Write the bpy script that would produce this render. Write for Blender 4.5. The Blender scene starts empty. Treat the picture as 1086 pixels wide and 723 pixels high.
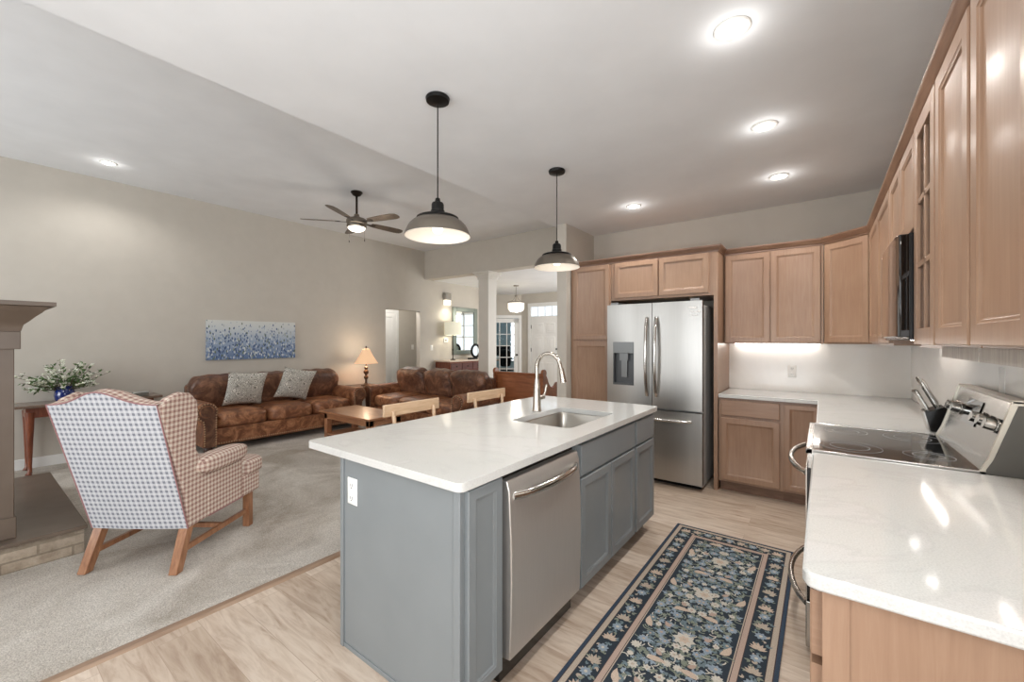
import bpy, bmesh, math, random
from mathutils import Vector, Matrix
random.seed(7)
R = math.radians
PI = math.pi
C = bpy.context.scene.collection
sc = bpy.context.scene

# ------------------------------------------------------------------ camera, world, lights
YAW = 36.8
cam_d = bpy.data.cameras.new('camera'); cam = bpy.data.objects.new('camera', cam_d); C.objects.link(cam)
cam_d.sensor_width = 36; cam_d.lens = 36 * 440 / 1086; cam_d.clip_start = 0.02
cam.location = (0, 0, 1.4); cam.rotation_euler = (R(90), 0, R(YAW))
sc.camera = cam
sc.view_settings.view_transform = 'Standard'; sc.view_settings.look = 'None'
sc.view_settings.gamma = 1; sc.view_settings.use_curve_mapping = False
sc.view_settings.exposure = 0.08
sc.cycles.max_bounces = 10; sc.cycles.diffuse_bounces = 8; sc.cycles.glossy_bounces = 4
sc.cycles.transparent_max_bounces = 8; sc.cycles.sample_clamp_indirect = 6
sc.cycles.caustics_reflective = False; sc.cycles.caustics_refractive = False
try:
    sc.cycles.use_denoising = True; sc.cycles.denoiser = 'OPENIMAGEDENOISE'
except Exception: pass
w = bpy.data.worlds.new('daylight'); sc.world = w; w.use_nodes = True
w.node_tree.nodes['Background'].inputs[0].default_value = (0.85, 0.92, 1.0, 1)
w.node_tree.nodes['Background'].inputs[1].default_value = 1.6

def area(name, loc, rot, sx, sy, power, col=(1, 1, 1), spread=None):
    d = bpy.data.lights.new(name, 'AREA'); d.shape = 'RECTANGLE'; d.size = sx; d.size_y = sy
    d.energy = power; d.color = col
    if spread: d.spread = R(spread)
    o = bpy.data.objects.new(name, d); C.objects.link(o); o.location = loc; o.rotation_euler = rot
    return o
def point(name, loc, power, col=(1, .9, .78), r=.05, parent=None):
    d = bpy.data.lights.new(name, 'POINT'); d.energy = power; d.color = col; d.shadow_soft_size = r
    o = bpy.data.objects.new(name, d); C.objects.link(o); o.location = loc
    return o
def spot(name, loc, power, col=(1, .975, .94), size=140, blend=.6, r=.06):
    d = bpy.data.lights.new(name, 'SPOT'); d.energy = power; d.color = col; d.spot_size = R(size); d.spot_blend = blend
    d.shadow_soft_size = r
    o = bpy.data.objects.new(name, d); C.objects.link(o); o.location = loc
    return o
# daylight through the windows behind the camera and in the office, plus added fill lights
YB = -2.6
area('window_daylight', (-1.25, YB + .06, 1.2), (R(100), 0, 0), 2.3, 2.1, 30, (.96, .985, 1))
area('added_ceiling_uplight', (-1.25, YB + .10, .5), (R(128), 0, 0), 2.3, .7, 22, (.97, .985, 1))  # upward light added to brighten the kitchen ceiling
area('added_side_light', (.56, -.45, 1.6), (R(90), 0, R(90)), 1.9, 1.1, 60, (.97, .985, 1))  # light added on the right to brighten the dishwasher and island
area('window_daylight', (-5.0, YB + .06, 1.35), (R(98), 0, 0), 2.6, 1.9, 80, (.96, .985, 1))
area('added_hall_light', (-2.56, 7.9, 1.5), (R(90), 0, R(90)), 1.6, 1.5, 60, (1, .99, .97))  # light added for an assumed hidden window, to brighten the entrance hall
area('office_window_daylight', (-9.2, 13.0, 1.5), (R(-90), 0, 0), 1.1, 1.5, 40, (.85, .93, 1))
CEIL_SPOTS = [(-.31, 1.99), (-.29, 3.01), (-.283, 4.0), (-1.50, 4.02)]

# ------------------------------------------------------------------ materials
def nm(name):
    m = bpy.data.materials.new(name); m.use_nodes = True
    nt = m.node_tree; b = nt.nodes['Principled BSDF']
    return m, nt, b
def L(c):   # sRGB 0..255 to linear
    return tuple(((x / 255) / 12.92 if x / 255 <= .04045 else ((x / 255 + .055) / 1.055) ** 2.4) for x in c) + (1,)
def plain(name, c, rough=.5, metal=0, spec=None, coat=0, aniso=0):
    m, nt, b = nm(name)
    b.inputs['Base Color'].default_value = L(c); b.inputs['Roughness'].default_value = rough
    b.inputs['Metallic'].default_value = metal
    if spec is not None: b.inputs['Specular IOR Level'].default_value = spec
    if coat: b.inputs['Coat Weight'].default_value = coat; b.inputs['Coat Roughness'].default_value = .08
    return m
def N(nt, t, **k):
    n = nt.nodes.new(t)
    for a, v in k.items():
        if a in n.inputs: n.inputs[a].default_value = v
        else: setattr(n, a, v)
    return n
def coords(nt, kind='Object', scale=(1, 1, 1), rot=(0, 0, 0)):
    tc = N(nt, 'ShaderNodeTexCoord'); mp = N(nt, 'ShaderNodeMapping')
    mp.inputs['Scale'].default_value = scale; mp.inputs['Rotation'].default_value = rot
    nt.links.new(tc.outputs[kind], mp.inputs[0]); return mp.outputs[0]
def ramp(nt, fac, stops):
    r = N(nt, 'ShaderNodeValToRGB'); el = r.color_ramp.elements
    while len(el) < len(stops): el.new(.5)
    for e, (p, c) in zip(el, stops): e.position = p; e.color = L(c)
    nt.links.new(fac, r.inputs[0]); return r.outputs[0]
def bump(nt, b, h, strength=.2, dist=.01):
    n = N(nt, 'ShaderNodeBump'); n.inputs['Strength'].default_value = strength; n.inputs['Distance'].default_value = dist
    nt.links.new(h, n.inputs['Height']); nt.links.new(n.outputs[0], b.inputs['Normal'])
def noise(nt, vec, scale, detail=3, rough=.5, dist=0):
    n = N(nt, 'ShaderNodeTexNoise'); n.inputs['Scale'].default_value = scale; n.inputs['Detail'].default_value = detail
    n.inputs['Roughness'].default_value = rough; n.inputs['Distortion'].default_value = dist
    nt.links.new(vec, n.inputs['Vector']); return n.outputs[0]
def mixc(nt, fac, a, b, mode='MIX'):
    n = N(nt, 'ShaderNodeMix'); n.data_type = 'RGBA'; n.blend_type = mode
    for v, s in ((fac, 0), (a, 6), (b, 7)):
        if hasattr(v, 'links') or isinstance(v, bpy.types.NodeSocket): nt.links.new(v, n.inputs[s])
        else: n.inputs[s].default_value = v
    return n.outputs[2]
def math_(nt, op, a, b=0.0, c=None):
    n = N(nt, 'ShaderNodeMath'); n.operation = op
    for i, v in enumerate((a, b) if c is None else (a, b, c)):
        if isinstance(v, bpy.types.NodeSocket): nt.links.new(v, n.inputs[i])
        else: n.inputs[i].default_value = v
    return n.outputs[0]
def sep(nt, v):
    n = N(nt, 'ShaderNodeSeparateXYZ'); nt.links.new(v, n.inputs[0]); return n.outputs
def painted(name, c, rough=.6, var=6, scale=6, bmp=.03):
    m, nt, b = nm(name); v = coords(nt)
    f = noise(nt, v, scale, 4)
    nt.links.new(ramp(nt, f, [(.3, tuple(x - var for x in c)), (.7, tuple(min(255, x + var) for x in c))]), b.inputs['Base Color'])
    b.inputs['Roughness'].default_value = rough
    bump(nt, b, noise(nt, v, 220, 2), bmp, .002)
    return m
def wood(name, dark, mid, light, grain=(18, 18, 1.2), rough=.38, scale=1.0, coat=.15, blotch=2.2):
    m, nt, b = nm(name)
    g = noise(nt, coords(nt, scale=grain), 3.2 * scale, 6, .62, .6)
    bl = noise(nt, coords(nt, scale=(1, 1, .8)), blotch, 3, .55)
    c = ramp(nt, g, [(.28, dark), (.5, mid), (.75, light)])
    c2 = ramp(nt, bl, [(.3, (222, 212, 206)), (.72, (255, 255, 255))])
    nt.links.new(mixc(nt, .8, c, c2, 'MULTIPLY'), b.inputs['Base Color'])
    b.inputs['Roughness'].default_value = rough; b.inputs['Coat Weight'].default_value = coat
    b.inputs['Coat Roughness'].default_value = .18
    bump(nt, b, g, .06, .003)
    return m
def emit(name, c, s):
    m, nt, b = nm(name); b.inputs['Base Color'].default_value = L(c)
    b.inputs['Emission Color'].default_value = L(c); b.inputs['Emission Strength'].default_value = s
    return m
def steel(name, c, rough=.28, axis='z', metal=1.0):
    m, nt, b = nm(name)
    s = {'z': (300, 300, 2), 'x': (2, 300, 300), 'y': (300, 2, 300)}[axis]
    g = noise(nt, coords(nt, scale=s), 1.0, 3)
    nt.links.new(ramp(nt, g, [(.3, tuple(x - 3 for x in c)), (.7, tuple(min(255, x + 3) for x in c))]), b.inputs['Base Color'])
    b.inputs['Metallic'].default_value = metal
    nt.links.new(math_(nt, 'MULTIPLY_ADD', g, .06, rough - .03), b.inputs['Roughness'])
    lo = noise(nt, coords(nt, scale=(5, 5, .5)), 1.3, 1)
    bump(nt, b, lo, .10, .02)
    return m

M = {}
M['wall'] = painted('wall_paint_greige', (192, 186, 176), .75, 2)
M['ceil'] = painted('ceiling_paint', (226, 228, 230), .85, 3, 3, .02)
M['white'] = painted('white_trim_paint', (232, 232, 230), .4, 2)
M['plastic'] = plain('white_plastic', (235, 234, 230), .35)
M['cab'] = wood('stained_maple', (153, 123, 101), (160, 130, 107), (168, 139, 116))
M['cabh'] = wood('stained_maple_level_grain', (153, 123, 101), (160, 130, 107), (168, 139, 116), grain=(1.2, 1.2, 18))
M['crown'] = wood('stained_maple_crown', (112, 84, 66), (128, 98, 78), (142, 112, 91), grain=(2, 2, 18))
M['colpaint'] = painted('column_paint', (210, 206, 198), .5, 2)
M['cabin'] = plain('brown_cabinet_interior', (150, 118, 94), .6)  # flat brown for the glass cabinet's shelves
M['rail'] = wood('streaked_grey_rail', (128, 122, 114), (158, 152, 144), (178, 172, 163), grain=(3, 40, 3), coat=0, rough=.5)  # grey with fine streaks, for the strip below the near cabinets
M['grey'] = painted('island_grey_paint', (122, 127, 129), .38, 2, 4, .01)
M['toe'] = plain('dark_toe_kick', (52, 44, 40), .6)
M['black'] = plain('black_enamel', (14, 14, 15), .25)
M['blackm'] = plain('matte_black_metal', (22, 21, 20), .4, .6)
M['glassblk'] = plain('black_ceramic_glass', (6, 6, 7), .04, 0, coat=1)
M['steel'] = steel('brushed_stainless', (176, 174, 170), .34, 'z')
M['steelh'] = steel('brushed_stainless_level', (180, 178, 174), .22, 'y')
M['steels'] = plain('polished_steel', (200, 198, 194), .16, 1)
M['steeldk'] = steel('dark_steel_side', (138, 138, 137), .45, 'z')
M['fridgeside'] = plain('grey_fridge_side', (184, 185, 184), .5, 0)
M['nickel'] = plain('brushed_nickel', (190, 182, 172), .26, 1)
M['sinksteel'] = plain('satin_sink_steel', (176, 172, 165), .3, 1)
M['chrome'] = plain('chrome', (225, 225, 225), .07, 1)
M['pewter'] = plain('antique_pewter', (132, 124, 114), .36, .9)
M['shadein'] = emit('white_enamel_lit', (250, 244, 234), .12)
M['lamp_on'] = emit('lit_lens', (255, 250, 242), 14)
M['bulb'] = emit('lit_bulb', (255, 240, 215), 4)
M['led'] = emit('led_bar', (255, 250, 244), 16)
M['bronze'] = plain('dark_bronze', (44, 36, 30), .4, .7)
M['fireside'] = painted('taupe_mantel_paint', (100, 86, 74), .45, 5, 5)
M['tabletop'] = wood('console_top', (92, 72, 58), (112, 92, 78), (132, 112, 98), grain=(2, 14, 14), coat=.6, rough=.3)
M['cherry'] = wood('cherry_wood', (92, 44, 26), (120, 62, 38), (146, 82, 52), grain=(12, 12, 2), coat=.4, rough=.3)
M['coffee'] = wood('honey_brown_wood', (150, 102, 72), (172, 122, 88), (190, 140, 104), grain=(1.5, 14, 14), coat=.4, rough=.3)
M['dkwood'] = wood('dark_end_table_wood', (56, 32, 24), (74, 44, 32), (94, 58, 42), grain=(12, 12, 2), coat=.3)
M['oakleg'] = wood('honey_oak', (128, 86, 58), (154, 108, 76), (174, 130, 96), grain=(14, 14, 2), coat=.3)
M['stool'] = wood('pale_birch', (196, 166, 134), (212, 184, 152), (224, 198, 168), grain=(14, 2, 14))
M['bench'] = wood('reddish_pine', (126, 74, 44), (154, 94, 58), (174, 114, 74), grain=(1.5, 12, 12), coat=.3)
M['fanblade'] = wood('grey_walnut_blade', (70, 60, 50), (88, 76, 64), (104, 92, 78), grain=(4, 4, 4))
M['vase'] = plain('cobalt_glaze', (24, 44, 112), .12, 0, coat=1)
M['leaf'] = painted('leaf_green', (74, 104, 52), .6, 14, 30)
M['stem'] = plain('twig', (92, 88, 62), .7)
M['petal'] = plain('white_petals', (236, 238, 224), .7)
M['darkdoor'] = plain('door_hardware_black', (20, 18, 18), .35, .5)
M['ringgrey'] = plain('printed_ring_grey', (150, 152, 156), .4)
M['rubber'] = plain('black_rubber', (20, 20, 20), .7)

# quartz
m, nt, b = nm('white_quartz'); v = coords(nt, scale=(1, 1, 1))
f = noise(nt, v, 1.6, 6, .6, 1.2); cl = ramp(nt, f, [(.35, (204, 203, 200)), (.5, (202, 202, 198)), (.53, (198, 197, 194)), (.56, (204, 203, 200))])
sp = noise(nt, v, 260, 1); cl = mixc(nt, .5, cl, ramp(nt, sp, [(.3, (225, 225, 225)), (.6, (255, 255, 255))]), 'MULTIPLY')
nt.links.new(cl, b.inputs['Base Color']); b.inputs['Roughness'].default_value = .09; M['quartz'] = m
m, nt, b = nm('white_quartz_splash'); v = coords(nt)
nt.links.new(ramp(nt, noise(nt, v, 1.3, 5, .6, 1), [(.3, (222, 219, 213)), (.7, (234, 232, 227))]), b.inputs['Base Color'])
b.inputs['Roughness'].default_value = .15; M['splash'] = m
# plank floor: boards run along X
m, nt, b = nm('pale_vinyl_planks'); v = coords(nt)
br = N(nt, 'ShaderNodeTexBrick'); br.offset = .37; br.offset_frequency = 2; br.squash = 1
br.inputs['Scale'].default_value = 1; br.inputs['Brick Width'].default_value = 1.22; br.inputs['Row Height'].default_value = .18
br.inputs['Mortar Size'].default_value = .0012; br.inputs['Mortar Smooth'].default_value = .1
br.inputs['Color1'].default_value = (0, 0, 0, 1); br.inputs['Color2'].default_value = (1, 1, 1, 1); br.inputs['Mortar'].default_value = (.5, .5, .5, 1)
nt.links.new(v, br.inputs['Vector'])
g = N(nt, 'ShaderNodeTexNoise'); g.noise_dimensions = '4D'; g.inputs['Scale'].default_value = 2.4; g.inputs['Detail'].default_value = 7; g.inputs['Roughness'].default_value = .6; g.inputs['Distortion'].default_value = 1.2
nt.links.new(coords(nt, scale=(1.3, 9, 1)), g.inputs['Vector']); nt.links.new(math_(nt, 'MULTIPLY', br.outputs[0], 9.0), g.inputs['W'])
c1 = ramp(nt, g.outputs[0], [(.26, (160, 138, 118)), (.42, (192, 174, 157)), (.56, (210, 195, 179)), (.8, (222, 210, 196))])
tone = ramp(nt, br.outputs[0], [(0, (222, 216, 210)), (1, (255, 255, 255))])
c2 = mixc(nt, 1.0, c1, tone, 'MULTIPLY')
c3 = mixc(nt, br.outputs[1], c2, L((166, 147, 129)))
nt.links.new(c3, b.inputs['Base Color']); b.inputs['Roughness'].default_value = .42
M['planks'] = m
# carpet
m, nt, b = nm('beige_carpet'); v = coords(nt)
f1 = noise(nt, v, 1.5, 4, .6, .8); f2 = noise(nt, v, 160, 3, .8)
c1 = ramp(nt, f1, [(.35, (192, 183, 171)), (.62, (230, 224, 215))])
c2 = ramp(nt, f2, [(.35, (158, 156, 153)), (.65, (255, 255, 255))])
nt.links.new(mixc(nt, .75, c1, c2, 'MULTIPLY'), b.inputs['Base Color']); b.inputs['Roughness'].default_value = 1
b.inputs['Specular IOR Level'].default_value = .1
bump(nt, b, f2, .7, .012); M['carpet'] = m
# leather
def leather(name, dark, mid, light):
    m, nt, b = nm(name); v = coords(nt)
    f = noise(nt, v, 6.5, 9, .74, .9)
    nt.links.new(ramp(nt, f, [(.3, dark), (.48, mid), (.66, light)]), b.inputs['Base Color'])
    nt.links.new(math_(nt, 'MULTIPLY_ADD', f, .3, .2), b.inputs['Roughness'])
    f2 = noise(nt, v, 9, 5, .6, 2.0); bump(nt, b, f2, .35, .02)
    return m
M['leather'] = leather('worn_brown_leather', (70, 42, 28), (126, 80, 54), (188, 134, 96))
M['leatherd'] = leather('dark_brown_leather', (56, 37, 28), (98, 66, 50), (150, 108, 82))
M['nails'] = plain('brass_nailheads', (188, 158, 126), .35, .6)
# gingham
def gingham(name, base, mid, dark, period=.030):
    m, nt, b = nm(name); v = coords(nt, 'UV', scale=(1 / period, 1 / period, 1))
    x, y, z = sep(nt, v)
    sx = math_(nt, 'GREATER_THAN', math_(nt, 'FRACT', x), .5); sy = math_(nt, 'GREATER_THAN', math_(nt, 'FRACT', y), .5)
    s = math_(nt, 'MULTIPLY', math_(nt, 'ADD', sx, sy), .5)
    r = N(nt, 'ShaderNodeValToRGB'); r.color_ramp.interpolation = 'CONSTANT'; el = r.color_ramp.elements
    el.new(.7); 
    for e, (p, c) in zip(el, [(0, base), (.3, mid), (.8, dark)]): e.position = p; e.color = L(c)
    nt.links.new(s, r.inputs[0])
    f = noise(nt, coords(nt), 300, 2)
    nt.links.new(mixc(nt, .5, r.outputs[0], ramp(nt, f, [(.3, (205, 205, 205)), (.7, (255, 255, 255))]), 'MULTIPLY'), b.inputs['Base Color'])
    b.inputs['Roughness'].default_value = .95; b.inputs['Specular IOR Level'].default_value = .15
    bump(nt, b, f, .3, .003)
    return m
M['gingblue'] = gingham('blue_grey_gingham', (206, 207, 210), (188, 190, 196), (128, 131, 141))
M['gingred'] = gingham('red_tan_gingham', (222, 211, 198), (198, 173, 160), (158, 126, 118))
M['piping'] = plain('dusty_red_piping', (148, 108, 108), .9)
# pillow pattern
m, nt, b = nm('grey_frond_print'); v = coords(nt, scale=(1, 1, 1))
vo = N(nt, 'ShaderNodeTexVoronoi'); vo.inputs['Scale'].default_value = 13; nt.links.new(v, vo.inputs['Vector'])
wv = math_(nt, 'SINE', math_(nt, 'MULTIPLY', vo.outputs['Distance'], 42.0))
nf = noise(nt, v, 26, 3, .6, 2)
nt.links.new(ramp(nt, math_(nt, 'ADD', math_(nt, 'MULTIPLY', wv, .22), nf), [(.3, (126, 124, 116)), (.5, (178, 175, 166)), (.62, (224, 221, 212))]), b.inputs['Base Color'])
b.inputs['Roughness'].default_value = .95; M['frond'] = m
# painting: blue dabs on pale grey, denser downwards (pattern of the canvas itself)
m, nt, b = nm('blue_flower_canvas'); v = coords(nt)
x, y, z = sep(nt, v)
hgt = math_(nt, 'DIVIDE', z, .57)
vo = N(nt, 'ShaderNodeTexVoronoi'); vo.inputs['Scale'].default_value = 55; nt.links.new(coords(nt, scale=(1, 1, .5)), vo.inputs['Vector'])
col = ramp(nt, sep(nt, vo.outputs['Color'])[0], [(0, (58, 78, 116)), (.35, (92, 114, 152)), (.6, (140, 158, 184)), (.8, (206, 212, 214)), (.95, (96, 110, 96))])
big = noise(nt, coords(nt, scale=(1, 5, 1.4)), 3.0, 4, .7)
dens = math_(nt, 'ADD', math_(nt, 'MULTIPLY', big, .7), math_(nt, 'MULTIPLY', hgt, -1.0))
thr = math_(nt, 'GREATER_THAN', math_(nt, 'ADD', dens, math_(nt, 'MULTIPLY', sep(nt, vo.outputs['Color'])[1], .65)), .0)
dab = math_(nt, 'LESS_THAN', vo.outputs['Distance'], .55)
bg = ramp(nt, hgt, [(0, (88, 114, 154)), (.45, (150, 166, 188)), (.8, (198, 204, 206)), (1, (208, 210, 206))])
nt.links.new(mixc(nt, math_(nt, 'MULTIPLY', thr, dab), bg, col), b.inputs['Base Color']); b.inputs['Roughness'].default_value = .7
M['canvas'] = m
# stone hearth side
m, nt, b = nm('stacked_stone'); v = coords(nt)
tc = coords(nt, 'UV'); br = N(nt, 'ShaderNodeTexBrick'); br.inputs['Scale'].default_value = 1; br.inputs['Brick Width'].default_value = .3; br.inputs['Row Height'].default_value = .065
br.inputs['Mortar Size'].default_value = .006; br.inputs['Color1'].default_value = L((176, 162, 144)); br.inputs['Color2'].default_value = L((132, 120, 106)); br.inputs['Mortar'].default_value = L((140, 128, 112))
nt.links.new(tc, br.inputs['Vector']); f = noise(nt, v, 14, 5, .7)
nt.links.new(mixc(nt, .8, br.outputs[0], ramp(nt, f, [(.3, (170, 160, 150)), (.7, (255, 255, 255))]), 'MULTIPLY'), b.inputs['Base Color'])
b.inputs['Roughness'].default_value = .85; bump(nt, b, f, .5, .02); M['stone'] = m
M['hearthtop'] = painted('taupe_hearth_slab', (100, 87, 76), .3, 8, 5)
# glass
m, nt, b = nm('clear_glass'); b.inputs['Base Color'].default_value = (1, 1, 1, 1); b.inputs['Roughness'].default_value = .02
b.inputs['Transmission Weight'].default_value = 1; b.inputs['IOR'].default_value = 1.1; b.inputs['Alpha'].default_value = .35; M['glass'] = m
m, nt, b = nm('seeded_glass_lit'); b.inputs['Base Color'].default_value = L((240, 240, 236)); b.inputs['Emission Color'].default_value = L((255, 244, 224)); b.inputs['Emission Strength'].default_value = 1.2
M['glasslit'] = m
M['mirror'] = plain('mirror_silver', (225, 230, 228), .02, 1)
M['mirrorframe'] = plain('silver_grey_frame', (130, 138, 130), .35, .5)
# lampshade warm (translucent fabric, lit by bulb inside)
m, nt, b = nm('amber_lampshade'); b.inputs['Base Color'].default_value = L((232, 196, 158)); b.inputs['Roughness'].default_value = .9
b.inputs['Transmission Weight'].default_value = 0; b.inputs['Emission Color'].default_value = L((255, 204, 160)); b.inputs['Emission Strength'].default_value = .4; M['amber'] = m
m, nt, b = nm('pale_drum_shade'); b.inputs['Base Color'].default_value = L((226, 224, 206)); b.inputs['Roughness'].default_value = .9
b.inputs['Emission Color'].default_value = L((236, 232, 206)); b.inputs['Emission Strength'].default_value = .35; M['drum'] = m
M['sky_pane'] = emit('bright_daylit_pane', (220, 232, 244), .75)

# ------------------------------------------------------------------ mesh helpers
WL = {}
class MB:
    def __init__(s): s.b = bmesh.new(); s.mi = 0
    def _tag(s, n0):
        s.b.faces.ensure_lookup_table()
        for f in s.b.faces[n0:]: f.material_index = s.mi
    def poly(s, pts):
        f = s.b.faces.new([s.b.verts.new(p) for p in pts]); f.material_index = s.mi; return s
    def box(s, x0, x1, y0, y1, z0, z1):
        v = [s.b.verts.new((x, y, z)) for x in (x0, x1) for y in (y0, y1) for z in (z0, z1)]
        for q in ((0, 1, 3, 2), (4, 6, 7, 5), (0, 4, 5, 1), (2, 3, 7, 6), (0, 2, 6, 4), (1, 5, 7, 3)):
            s.b.faces.new([v[i] for i in q]).material_index = s.mi
        return s
    def cyl(s, p0, p1, r0, r1=None, seg=24, cap=True):
        if r1 is None: r1 = r0
        return s.tube([p0, p1], [r0, r1], seg, cap)
    def tube(s, pts, r, seg=12, cap=True, flat=1.0):
        pts = [Vector(p) for p in pts]; n = len(pts)
        rs = r if isinstance(r, (list, tuple)) else [r] * n
        t0 = (pts[1] - pts[0]).normalized()
        up = Vector((0, 0, 1)) if abs(t0.z) < .9 else Vector((0, 1, 0))
        u = t0.cross(up).normalized(); rings = []
        for i, p in enumerate(pts):
            if i == 0: t = t0
            elif i == n - 1: t = (pts[i] - pts[i - 1]).normalized()
            else: t = ((pts[i] - pts[i - 1]).normalized() + (pts[i + 1] - pts[i]).normalized()).normalized()
            u = (u - t * u.dot(t)).normalized(); w_ = t.cross(u)
            rings.append([s.b.verts.new(p + (u * math.cos(a) * flat + w_ * math.sin(a)) * rs[i]) for a in [2 * PI * k / seg for k in range(seg)]])
        for a, b_ in zip(rings, rings[1:]):
            for k in range(seg): s.b.faces.new((a[k], a[(k + 1) % seg], b_[(k + 1) % seg], b_[k])).material_index = s.mi
        if cap:
            s.b.faces.new(rings[0][::-1]).material_index = s.mi; s.b.faces.new(rings[-1]).material_index = s.mi
        return s
    def lathe(s, prof, c=(0, 0, 0), seg=32, axis='z'):
        c = Vector(c); rings = []
        def P(r, h, a):
            x, y = r * math.cos(a), r * math.sin(a)
            return c + (Vector((x, y, h)) if axis == 'z' else Vector((h, x, y)) if axis == 'x' else Vector((y, h, x)))
        for r, h in prof:
            rings.append([s.b.verts.new(P(0, h, 0))] if r < 1e-6 else [s.b.verts.new(P(r, h, 2 * PI * k / seg)) for k in range(seg)])
        for a, b_ in zip(rings, rings[1:]):
            for k in range(seg):
                q = [a[k % len(a)], a[(k + 1) % len(a)], b_[(k + 1) % len(b_)], b_[k % len(b_)]]
                q = list(dict.fromkeys(q))
                if len(q) > 2:
                    try: s.b.faces.new(q).material_index = s.mi
                    except ValueError: pass
        return s
    def prism(s, poly, axis, a0, a1):
        """poly in the two other axes, (y,z) for x, (x,z) for y, (x,y) for z"""
        def P(p, h): return {'x': (h, p[0], p[1]), 'y': (p[0], h, p[1]), 'z': (p[0], p[1], h)}[axis]
        A = [s.b.verts.new(P(p, a0)) for p in poly]; B = [s.b.verts.new(P(p, a1)) for p in poly]
        n = len(poly)
        for k in range(n): s.b.faces.new((A[k], A[(k + 1) % n], B[(k + 1) % n], B[k])).material_index = s.mi
        s.b.faces.new(A[::-1]).material_index = s.mi; s.b.faces.new(B).material_index = s.mi
        return s
    def plate(s, outer, holes, z0, z1):
        es = []; loops = []
        for lp in [outer] + holes:
            vs = [s.b.verts.new((p[0], p[1], z1)) for p in lp]; loops.append(vs)
            es += [s.b.edges.new((vs[k], vs[(k + 1) % len(vs)])) for k in range(len(vs))]
        r = bmesh.ops.triangle_fill(s.b, edges=es, use_beauty=True, use_dissolve=False)
        fs = [f for f in r['geom'] if isinstance(f, bmesh.types.BMFace)]
        for f in fs:
            f.normal_update()
            if f.normal.z < 0: f.normal_flip()
            f.material_index = s.mi
        m = {v: s.b.verts.new((v.co.x, v.co.y, z0)) for lp in loops for v in lp}
        for f in fs: s.b.faces.new([m[v] for v in reversed(f.verts)]).material_index = s.mi
        for lp in loops:
            for k in range(len(lp)):
                a, b_ = lp[k], lp[(k + 1) % len(lp)]
                s.b.faces.new((a, b_, m[b_], m[a])).material_index = s.mi
        return s
    def cushion(s, c, size, p=5.0, n=10, crown=(0, 0, 0), wr=0.0, rot=None, seed=0):
        """soft block; crown pushes the middle of the x/y/z faces outwards"""
        c = Vector(c); hx, hy, hz = [q / 2 for q in size]; vs = {}
        rnd = random.Random(seed); ph = [rnd.uniform(0, 6) for _ in range(6)]
        def V(i, j, k):
            key = (i, j, k)
            if key in vs: return vs[key]
            q = Vector((2 * i / n - 1, 2 * j / n - 1, 2 * k / n - 1))
            q = Vector([math.copysign(abs(t) ** .8, t) for t in q])
            l = (abs(q.x) ** p + abs(q.y) ** p + abs(q.z) ** p) ** (1 / p)
            m_ = max(abs(q.x), abs(q.y), abs(q.z)); d = q / l * m_ / max(m_, 1e-6)
            x, y, z = d
            cx = 1 + crown[0] * (1 - y * y) * (1 - z * z); cy = 1 + crown[1] * (1 - x * x) * (1 - z * z); cz = 1 + crown[2] * (1 - x * x) * (1 - y * y)
            P_ = Vector((x * hx * cx, y * hy * cy, z * hz * cz))
            if wr:
                P_ += d.normalized() * wr * (math.sin(P_.x * 31 + ph[0] + 2 * math.sin(P_.z * 17 + ph[1])) + math.sin(P_.y * 27 + P_.z * 19 + ph[2]) * .7)
            if rot: P_ = rot @ P_
            vs[key] = s.b.verts.new(c + P_); return vs[key]
        for a in range(n):
            for b_ in range(n):
                for e in (0, n):
                    for q in ([(e, a, b_), (e, a + 1, b_), (e, a + 1, b_ + 1), (e, a, b_ + 1)], [(a, e, b_), (a, e, b_ + 1), (a + 1, e, b_ + 1), (a + 1, e, b_)],
                              [(a, b_, e), (a + 1, b_, e), (a + 1, b_ + 1, e), (a, b_ + 1, e)]):
                        f = [V(*t) for t in q]
                        s.b.faces.new(f if e else f[::-1]).material_index = s.mi
        return s
    def sweep(s, path, prof, closed=False):
        """path: xy points; prof: (outward offset, z); outward = right of travel"""
        P2 = [Vector(p) for p in path]; n = len(P2); rings = []
        for i, p in enumerate(P2):
            d0 = (P2[i] - P2[i - 1]).normalized() if i else (P2[1] - P2[0]).normalized()
            d1 = (P2[i + 1] - P2[i]).normalized() if i < n - 1 else d0
            n0 = Vector((d0.y, -d0.x)); n1 = Vector((d1.y, -d1.x)); mn = (n0 + n1).normalized(); k = 1 / max(.3, mn.dot(n0))
            rings.append([s.b.verts.new((p.x + mn.x * o * k, p.y + mn.y * o * k, z)) for o, z in prof])
        m_ = len(prof)
        for a, b_ in zip(rings, rings[1:]):
            for k in range(m_): s.b.faces.new((a[k], a[(k + 1) % m_], b_[(k + 1) % m_], b_[k])).material_index = s.mi
        s.b.faces.new(rings[0]).material_index = s.mi; s.b.faces.new(rings[-1][::-1]).material_index = s.mi
        return s
    def nest(s, O, U, V, Nn, w_, h, rings, back=True):
        """stacked inset rectangles (inset, height) on a plane: panelled doors"""
        O, U, V, Nn = Vector(O), Vector(U).normalized(), Vector(V).normalized(), Vector(Nn).normalized(); prev = None
        for ins, ht in rings:
            q = [O + U * a + V * b_ + Nn * ht for a, b_ in ((ins, ins), (w_ - ins, ins), (w_ - ins, h - ins), (ins, h - ins))]
            q = [s.b.verts.new(t) for t in q]
            if prev:
                for k in range(4): s.b.faces.new((prev[k], prev[(k + 1) % 4], q[(k + 1) % 4], q[k])).material_index = s.mi
            elif back: s.b.faces.new(q[::-1]).material_index = s.mi
            prev = q
        s.b.faces.new(prev).material_index = s.mi
        return s
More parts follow.
